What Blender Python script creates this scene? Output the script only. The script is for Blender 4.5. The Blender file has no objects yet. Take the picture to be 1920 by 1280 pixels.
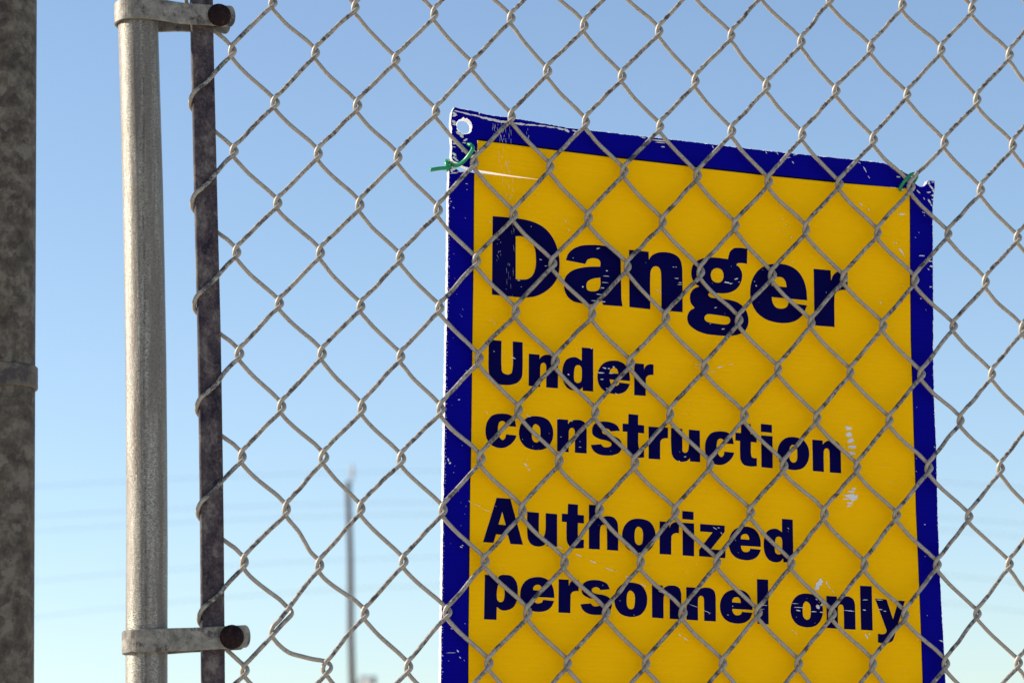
import bpy, bmesh, math, random
import numpy as np
from mathutils import Matrix, Vector
random.seed(7); rng = np.random.RandomState(7)
scene = bpy.context.scene
# ------------------------------------------------------------ camera
# metres; the fence stands in the plane Y = 0, camera on the -Y side
CAM=[-0.5746, -1.776, 1.5839]
CAM_R=[[0.95283, -0.30199, -0.03044], [-0.0297, -0.19259, 0.98083], [-0.30206, -0.93366, -0.19247]]
cam_d = bpy.data.cameras.new("camera"); cam = bpy.data.objects.new("camera", cam_d)
scene.collection.objects.link(cam); scene.camera = cam
r, u, b = CAM_R
m = Matrix(((r[0], u[0], b[0], CAM[0]), (r[1], u[1], b[1], CAM[1]), (r[2], u[2], b[2], CAM[2]), (0, 0, 0, 1)))
cam.matrix_world = Matrix.Translation(m.to_translation()) @ m.to_quaternion().to_matrix().to_4x4()
cam_d.sensor_width = 36; cam_d.lens = 93.75; cam_d.clip_start = .05; cam_d.clip_end = 8000
cam_d.dof.use_dof = True; cam_d.dof.focus_distance = 1.93; cam_d.dof.aperture_fstop = 14
# ------------------------------------------------------------ sky, sun, exposure
SUN_AZ, SUN_EL = 64, 25           # degrees to the left of +Y, above the horizon
w = bpy.data.worlds.new("World"); scene.world = w; w.use_nodes = True
nt = w.node_tree; bg = nt.nodes["Background"]
sky = nt.nodes.new("ShaderNodeTexSky"); sky.sky_type = 'NISHITA'; sky.sun_disc = False
sky.sun_elevation = math.radians(SUN_EL); sky.sun_rotation = math.radians(-SUN_AZ)
sky.altitude = 0; sky.air_density = 0.95; sky.dust_density = 0.6; sky.ozone_density = 1.9
nt.links.new(sky.outputs[0], bg.inputs[0]); bg.inputs[1].default_value = 0.12
sd = bpy.data.lights.new("sun", 'SUN'); so = bpy.data.objects.new("sun", sd); scene.collection.objects.link(so)
sd.energy = 5.0; sd.angle = math.radians(.6); sd.color = (1, .93, .80)
az, el = math.radians(SUN_AZ), math.radians(SUN_EL)
sdir = Vector((-math.sin(az) * math.cos(el), math.cos(az) * math.cos(el), math.sin(el)))
so.rotation_euler = sdir.to_track_quat('Z', 'Y').to_euler(); so.location = (-8, 6, 8)
vs = scene.view_settings; vs.view_transform = 'Standard'; vs.look = 'None'; vs.gamma = 1; vs.exposure = 0.70

# ------------------------------------------------------------ measured shapes (tenths of a millimetre)
KNOTS={
 0:[(-2332, 21911), (-2307, 21156), (-2301, 20430), (-2291, 19712), (-2278, 18992), (-2277, 18280), (-2275, 17556)],
 1:[(-2004, 21533), (-2000, 20802), (-1989, 20078), (-1978, 19361), (-1967, 18644), (-1960, 17922), (-1965, 17189)],
 2:[(-1707, 21908), (-1701, 21172), (-1692, 20444), (-1691, 19725), (-1686, 18998), (-1662, 18286), (-1711, 17519)],
 3:[(-1401, 21561), (-1394, 20819), (-1391, 20099), (-1392, 19378), (-1393, 18650), (-1436, 17902), (-1396, 17203)],
 4:[(-1101, 21920), (-1100, 21188), (-1098, 20460), (-1105, 19726), (-1112, 19004), (-1134, 18296), (-1122, 17573)],
 5:[(-808, 21547), (-809, 20826), (-810, 20092), (-823, 19376), (-836, 18651), (-837, 17931), (-820, 17206)],
 6:[(-511, 21913), (-518, 21178), (-521, 20451), (-528, 19735), (-540, 19009), (-543, 18295), (-531, 17580)],
 7:[(-231, 21544), (-240, 20816), (-245, 20091), (-246, 19381), (-255, 18661), (-246, 17937), (-240, 17228)],
 8:[(73, 21921), (54, 21175), (46, 20442), (39, 19731), (36, 19018), (41, 18297), (56, 17579)],
 9:[(340, 21536), (335, 20814), (330, 20094), (325, 19377), (327, 18656), (341, 17933), (339, 17224)],
 10:[(638, 21903), (623, 21168), (616, 20444), (618, 19735), (614, 19016), (619, 18311), (639, 17579)],
 11:[(920, 21531), (907, 20807), (903, 20093), (898, 19378), (901, 18653), (915, 17939), (925, 17220)],
 12:[(1227, 21901), (1203, 21164), (1192, 20438), (1185, 19722), (1187, 19013), (1196, 18302), (1220, 17578)],
 13:[(1499, 21530), (1482, 20804), (1473, 20076), (1473, 19362), (1480, 18651), (1500, 17942), (1510, 17216)],
 14:[(1805, 21903), (1772, 21159), (1766, 20439), (1759, 19725), (1766, 19014), (1779, 18304), (1800, 17578)],
 15:[(2071, 21524), (2049, 20787), (2041, 20073), (2050, 19366), (2058, 18649), (2078, 17934), (2097, 17213)],
 16:[(2374, 21891), (2342, 21161), (2332, 20435), (2335, 19720), (2342, 19006), (2361, 18299), (2382, 17570)],
 17:[(2639, 21521), (2623, 20794), (2619, 20071), (2629, 19358), (2642, 18646), (2658, 17928), (2682, 17209)],
 18:[(2949, 21878), (2927, 21156), (2917, 20432), (2917, 19718), (2924, 19003), (2939, 18293), (2961, 17561)],
 19:[(3232, 21527), (3216, 20803), (3204, 20081), (3209, 19357), (3224, 18651), (3246, 17931), (3266, 17205)],
 20:[(3546, 21904), (3523, 21163), (3505, 20449), (3501, 19733), (3509, 19015), (3529, 18291), (3548, 17569)],
 21:[(3825, 21524), (3805, 20806), (3795, 20086), (3797, 19373), (3817, 18657), (3839, 17938), (3860, 17205)],
 22:[(4133, 21904), (4106, 21173), (4093, 20441), (4081, 19731)],
}
GRID=[[-227.258, 2189.545], [28.936, -0.03], [0.086, -72.045]]
GLYPH={
 'D':(516,[[(0, 580, 1), (189, 582, 0), (291, 572, 0), (393, 533, 0), (464, 458, 0), (504, 362, 0), (516, 274, 0), (508, 194, 0), (474, 121, 0), (404, 53, 0), (324, 13, 0), (253, 1, 0), (193, -1, 1), (10, 0, 1)], [(178, 449, 1), (233, 450, 0), (289, 426, 0), (323, 374, 0), (335, 296, 0), (332, 226, 0), (312, 170, 0), (275, 140, 0), (220, 131, 0), (186, 130, 1)]]),
 'a':(453,[[(11, 307, 1), (26, 355, 0), (68, 399, 0), (129, 428, 0), (190, 439, 0), (283, 444, 0), (366, 432, 0), (413, 403, 0), (431, 350, 0), (435, 280, 0), (440, 141, 0), (443, 61, 0), (453, 4, 1), (301, 1, 1), (290, 39, 1), (260, 14, 0), (209, -4, 0), (137, -2, 0), (65, 11, 0), (19, 51, 0), (0, 114, 0), (9, 179, 0), (51, 228, 0), (112, 257, 0), (183, 274, 0), (275, 285, 1), (275, 320, 0), (259, 338, 0), (218, 342, 0), (177, 327, 0), (160, 293, 1)], [(277, 203, 1), (220, 189, 0), (180, 164, 0), (171, 130, 0), (181, 101, 0), (222, 95, 0), (263, 109, 0), (278, 140, 0)]]),
 'n':(425,[[(0, 433, 1), (153, 433, 1), (156, 374, 1), (181, 409, 0), (228, 434, 0), (275, 442, 0), (348, 436, 0), (396, 405, 0), (416, 347, 0), (420, 266, 0), (425, 3, 1), (258, 2, 1), (253, 250, 0), (248, 300, 0), (232, 324, 0), (209, 329, 0), (185, 317, 0), (171, 288, 0), (168, 242, 0), (172, 2, 1), (9, 4, 1)]]),
 'g':(484,[[(472, 532, 1), (405, 533, 0), (363, 524, 0), (333, 495, 0), (317, 438, 1), (278, 439, 0), (215, 440, 0), (130, 428, 0), (72, 399, 0), (38, 360, 0), (28, 313, 0), (35, 264, 0), (63, 226, 0), (92, 209, 1), (53, 190, 0), (27, 157, 0), (19, 121, 0), (28, 77, 0), (57, 44, 1), (18, 16, 0), (0, -31, 0), (12, -80, 0), (62, -118, 0), (135, -141, 0), (230, -146, 0), (335, -141, 0), (409, -123, 0), (462, -85, 0), (484, -27, 0), (477, 33, 0), (450, 81, 0), (397, 116, 0), (333, 130, 0), (238, 132, 0), (180, 136, 0), (163, 153, 0), (173, 168, 0), (206, 172, 0), (280, 174, 0), (344, 190, 0), (396, 227, 0), (428, 291, 0), (431, 342, 0), (411, 381, 0), (385, 404, 1), (401, 415, 0), (438, 418, 0), (470, 417, 1)], [(234, 361, 0), (199, 347, 0), (182, 308, 0), (197, 264, 0), (237, 251, 0), (271, 268, 0), (284, 308, 0), (270, 349, 0)], [(165, 7, 0), (141, -8, 0), (136, -29, 0), (147, -46, 0), (177, -55, 0), (282, -60, 0), (324, -52, 0), (340, -28, 0), (332, -6, 0), (313, 2, 0), (239, 6, 0)]]),
 'e':(459,[[(459, 184, 1), (451, 270, 0), (424, 349, 0), (370, 410, 0), (295, 439, 0), (209, 440, 0), (123, 417, 0), (59, 370, 0), (14, 294, 0), (0, 206, 0), (12, 127, 0), (55, 55, 0), (125, 10, 0), (210, -7, 0), (285, -5, 0), (360, 17, 0), (419, 65, 0), (459, 145, 1), (306, 152, 1), (301, 128, 0), (279, 109, 0), (247, 101, 0), (210, 106, 0), (183, 137, 0), (172, 182, 1)], [(172, 269, 1), (174, 304, 0), (198, 332, 0), (230, 342, 0), (263, 336, 0), (284, 310, 0), (293, 268, 1)]]),
 'r':(277,[[(0, 431, 1), (138, 432, 1), (143, 352, 1), (157, 393, 0), (196, 427, 0), (239, 437, 0), (276, 435, 1), (277, 293, 1), (239, 291, 0), (201, 279, 0), (174, 251, 0), (169, 199, 0), (170, 0, 1), (6, -2, 1)]]),
 'U':(263,[[(0, 313, 1), (97, 312, 1), (102, 124, 0), (110, 86, 0), (143, 71, 0), (176, 81, 0), (187, 121, 0), (183, 316, 1), (259, 315, 1), (263, 108, 0), (258, 59, 0), (229, 20, 0), (180, -1, 0), (130, -7, 0), (60, -1, 0), (19, 35, 0), (6, 82, 0)]]),
 'd':(239,[[(145, 317, 1), (233, 316, 1), (239, 0, 1), (159, -1, 1), (156, 25, 1), (129, 1, 0), (88, -5, 0), (43, 9, 0), (11, 51, 0), (0, 113, 0), (6, 173, 0), (28, 216, 0), (63, 236, 0), (104, 240, 0), (147, 219, 1)], [(120, 184, 0), (100, 175, 0), (90, 140, 0), (89, 91, 0), (97, 63, 0), (120, 53, 0), (143, 66, 0), (149, 96, 0), (148, 155, 0), (138, 179, 0)]]),
 'c':(233,[[(229, 155, 1), (213, 212, 0), (177, 238, 0), (108, 241, 0), (48, 223, 0), (10, 172, 0), (0, 109, 0), (11, 52, 0), (44, 12, 0), (94, -6, 0), (144, -2, 0), (193, 28, 0), (221, 63, 0), (233, 93, 1), (153, 95, 1), (150, 72, 0), (132, 52, 0), (110, 65, 0), (96, 97, 0), (93, 145, 0), (104, 180, 0), (129, 189, 0), (144, 180, 0), (150, 154, 1)]]),
 'o':(258,[[(123, 244, 0), (58, 226, 0), (14, 177, 0), (0, 114, 0), (14, 57, 0), (58, 12, 0), (133, -2, 0), (203, 16, 0), (244, 64, 0), (258, 124, 0), (245, 185, 0), (203, 231, 0)], [(124, 186, 0), (102, 165, 0), (96, 121, 0), (102, 73, 0), (127, 53, 0), (154, 67, 0), (161, 116, 0), (155, 164, 0)]]),
 's':(238,[[(221, 186, 1), (198, 224, 0), (141, 244, 0), (70, 241, 0), (25, 220, 0), (8, 180, 0), (16, 141, 0), (62, 116, 0), (123, 106, 0), (154, 93, 0), (156, 74, 0), (134, 61, 0), (99, 60, 0), (78, 78, 1), (0, 67, 1), (18, 30, 0), (59, 4, 0), (115, -2, 0), (176, 6, 0), (221, 30, 0), (238, 75, 0), (225, 118, 0), (184, 140, 0), (112, 149, 0), (87, 161, 0), (86, 181, 0), (111, 195, 0), (137, 190, 0), (149, 176, 1)]]),
 't':(172,[[(45, 315, 1), (122, 314, 1), (121, 241, 1), (169, 240, 1), (170, 181, 1), (124, 182, 1), (126, 90, 0), (133, 69, 0), (151, 64, 0), (172, 66, 1), (172, 5, 1), (121, 0, 0), (70, 8, 0), (44, 40, 0), (38, 93, 0), (37, 183, 1), (1, 183, 1), (0, 241, 1), (44, 242, 1)]]),
 'u':(233,[[(0, 238, 1), (90, 236, 1), (92, 105, 0), (95, 71, 0), (113, 63, 0), (130, 71, 0), (140, 99, 0), (141, 237, 1), (228, 235, 1), (233, 3, 1), (153, 2, 1), (151, 26, 1), (129, 5, 0), (82, -5, 0), (36, 8, 0), (12, 40, 0), (4, 89, 0)]]),
 'i':(93,[[(-2, 323, 1), (85, 321, 1), (86, 262, 1), (-2, 263, 1)], [(0, 237, 1), (90, 237, 1), (93, -1, 1), (4, 0, 1)]]),
 'A':(295,[[(92, 321, 1), (193, 321, 1), (295, 1, 1), (202, 0, 1), (182, 62, 1), (94, 61, 1), (78, 0, 1), (0, 0, 1)], [(136, 224, 1), (164, 131, 1), (111, 133, 1)]]),
 'h':(234,[[(0, 319, 1), (86, 319, 1), (90, 217, 1), (112, 237, 0), (153, 247, 0), (198, 238, 0), (224, 206, 0), (230, 163, 0), (234, 3, 1), (147, 3, 1), (142, 148, 0), (136, 176, 0), (116, 183, 0), (98, 172, 0), (91, 145, 0), (91, 3, 1), (6, 2, 1)]]),
 'z':(205,[[(6, 237, 1), (197, 237, 1), (197, 191, 1), (91, 58, 1), (205, 57, 1), (203, 0, 1), (0, 2, 1), (0, 48, 1), (103, 182, 1), (7, 182, 1)]]),
 'p':(241,[[(0, 235, 1), (84, 233, 1), (87, 210, 1), (111, 235, 0), (150, 242, 0), (194, 236, 0), (230, 195, 0), (241, 140, 0), (235, 64, 0), (210, 16, 0), (166, -6, 0), (127, -8, 0), (92, 13, 1), (92, -78, 1), (2, -79, 1)], [(112, 179, 0), (98, 168, 0), (91, 130, 0), (90, 93, 0), (96, 60, 0), (119, 48, 0), (140, 63, 0), (146, 106, 0), (142, 152, 0), (132, 175, 0)]]),
 'l':(96,[[(0, 326, 1), (90, 327, 1), (96, 3, 1), (7, 3, 1)]]),
 'y':(239,[[(0, 239, 1), (93, 237, 1), (143, 94, 1), (188, 235, 1), (239, 234, 1), (157, -19, 0), (138, -64, 0), (95, -84, 0), (52, -86, 0), (22, -81, 1), (22, -17, 1), (57, -20, 0), (84, -11, 0), (93, 8, 1)]]),
}
LINES=[
 ('Danger',-1135,[('D', 135, 516), ('a', 688, 453), ('n', 1184, 425), ('g', 1645, 484), ('e', 2141, 459), ('r', 2652, 277)]),
 ('Under',-1779,[('U', 130, 258), ('n', 432, 226), ('d', 689, 237), ('e', 956, 251), ('r', 1237, 150)]),
 ('construction',-2236,[('c', 123, 232), ('o', 372, 258), ('n', 656, 229), ('s', 914, 238), ('t', 1154, 169), ('r', 1354, 151), ('u', 1527, 230), ('c', 1793, 230), ('t', 2030, 171), ('i', 2233, 94), ('o', 2363, 254), ('n', 2641, 232)]),
 ('Authorized',-2921,[('A', 126, 296), ('u', 447, 229), ('t', 706, 170), ('h', 908, 228), ('o', 1163, 256), ('r', 1448, 151), ('i', 1624, 93), ('z', 1754, 206), ('e', 1984, 252), ('d', 2257, 235)]),
 ('personnel',-3383,[('p', 146, 245), ('e', 409, 254), ('r', 692, 151), ('s', 857, 238), ('o', 1112, 250), ('n', 1395, 229), ('n', 1658, 231), ('e', 1919, 254), ('l', 2205, 94), ('o', 2470, 256), ('n', 2752, 233), ('l', 3021, 101), ('y', 3141, 241)]),
]
SIGN_OUT=[(-193, 191), (-176, 230), (-105, 223), (-28, 218), (43, 206), (100, 201), (175, 198), (224, 201), (367, 193), (531, 183), (676, 173), (808, 172), (945, 173), (1154, 172), (1364, 173), (1597, 174), (1852, 173), (2067, 172), (2282, 173), (2499, 174), (2718, 177), (2938, 180), (3104, 182), (3226, 181), (3261, 173), (3337, 161), (3386, 136), (3446, 109), (3470, 86), (3497, 47), (3522, 31), (3551, 27), (3575, 38), (3591, 58), (3600, 80), (3635, 83), (3663, 84), (3663, 52), (3651, -46), (3644, -89), (3642, -224), (3639, -572), (3640, -884), (3635, -1297), (3637, -1583), (3644, -1787), (3652, -1989), (3656, -2291), (3658, -2472), (3673, -2970), (3685, -3215), (3698, -3462), (3710, -3724), (3739, -4509), (-149, -4649), (-153, -3909), (-159, -3570), (-165, -3105), (-171, -2775), (-174, -2560), (-178, -2179), (-181, -1892), (-186, -1507), (-186, -1234), (-195, -745), (-201, -350), (-201, -270), (-202, -234), (-193, -221), (-169, -214), (-155, -217), (-138, -235), (-120, -245), (-7, -245), (154, -246), (316, -247), (479, -246), (479, -244), (276, -237), (40, -224), (16, -223), (-12, -221), (-44, -217), (-78, -211), (-107, -203), (-125, -190), (-154, -181), (-174, -173), (-182, -164), (-187, -133), (-185, -85), (-189, -29), (-193, 8), (-189, 60), (-198, 92), (-199, 115), (-196, 149)]
YELLOW=[(6, -1), (331, -6), (638, -12), (1053, -17), (1599, -19), (1747, -24), (2283, -24), (2827, -18), (3325, -5), (3443, -1), (3447, -68), (3445, -591), (3446, -1190), (3455, -1496), (3464, -1902), (3473, -2204), (3477, -2484), (3482, -2584), (3498, -3028), (3510, -3374), (3520, -3733), (3539, -4363), (53, -4497), (48, -3911), (39, -3541), (32, -3074), (22, -2508), (24, -2413), (18, -2011), (10, -1528), (4, -1080), (0, -785), (-9, -389), (-11, -247), (154, -246), (316, -247), (479, -246), (479, -244), (276, -237), (40, -224), (4, -222)]
HOLE=(-96, 94)
SIGN_O=(-19.72, 2099.47)
PIPE=[(-2674, 21660), (-2646, 20623), (-2628, 19420), (-2624, 18247), (-2633, 17102)]
BAR=[(-2223, 21691), (-2208, 20645), (-2189, 19434), (-2182, 18251), (-2184, 17098)]
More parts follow.
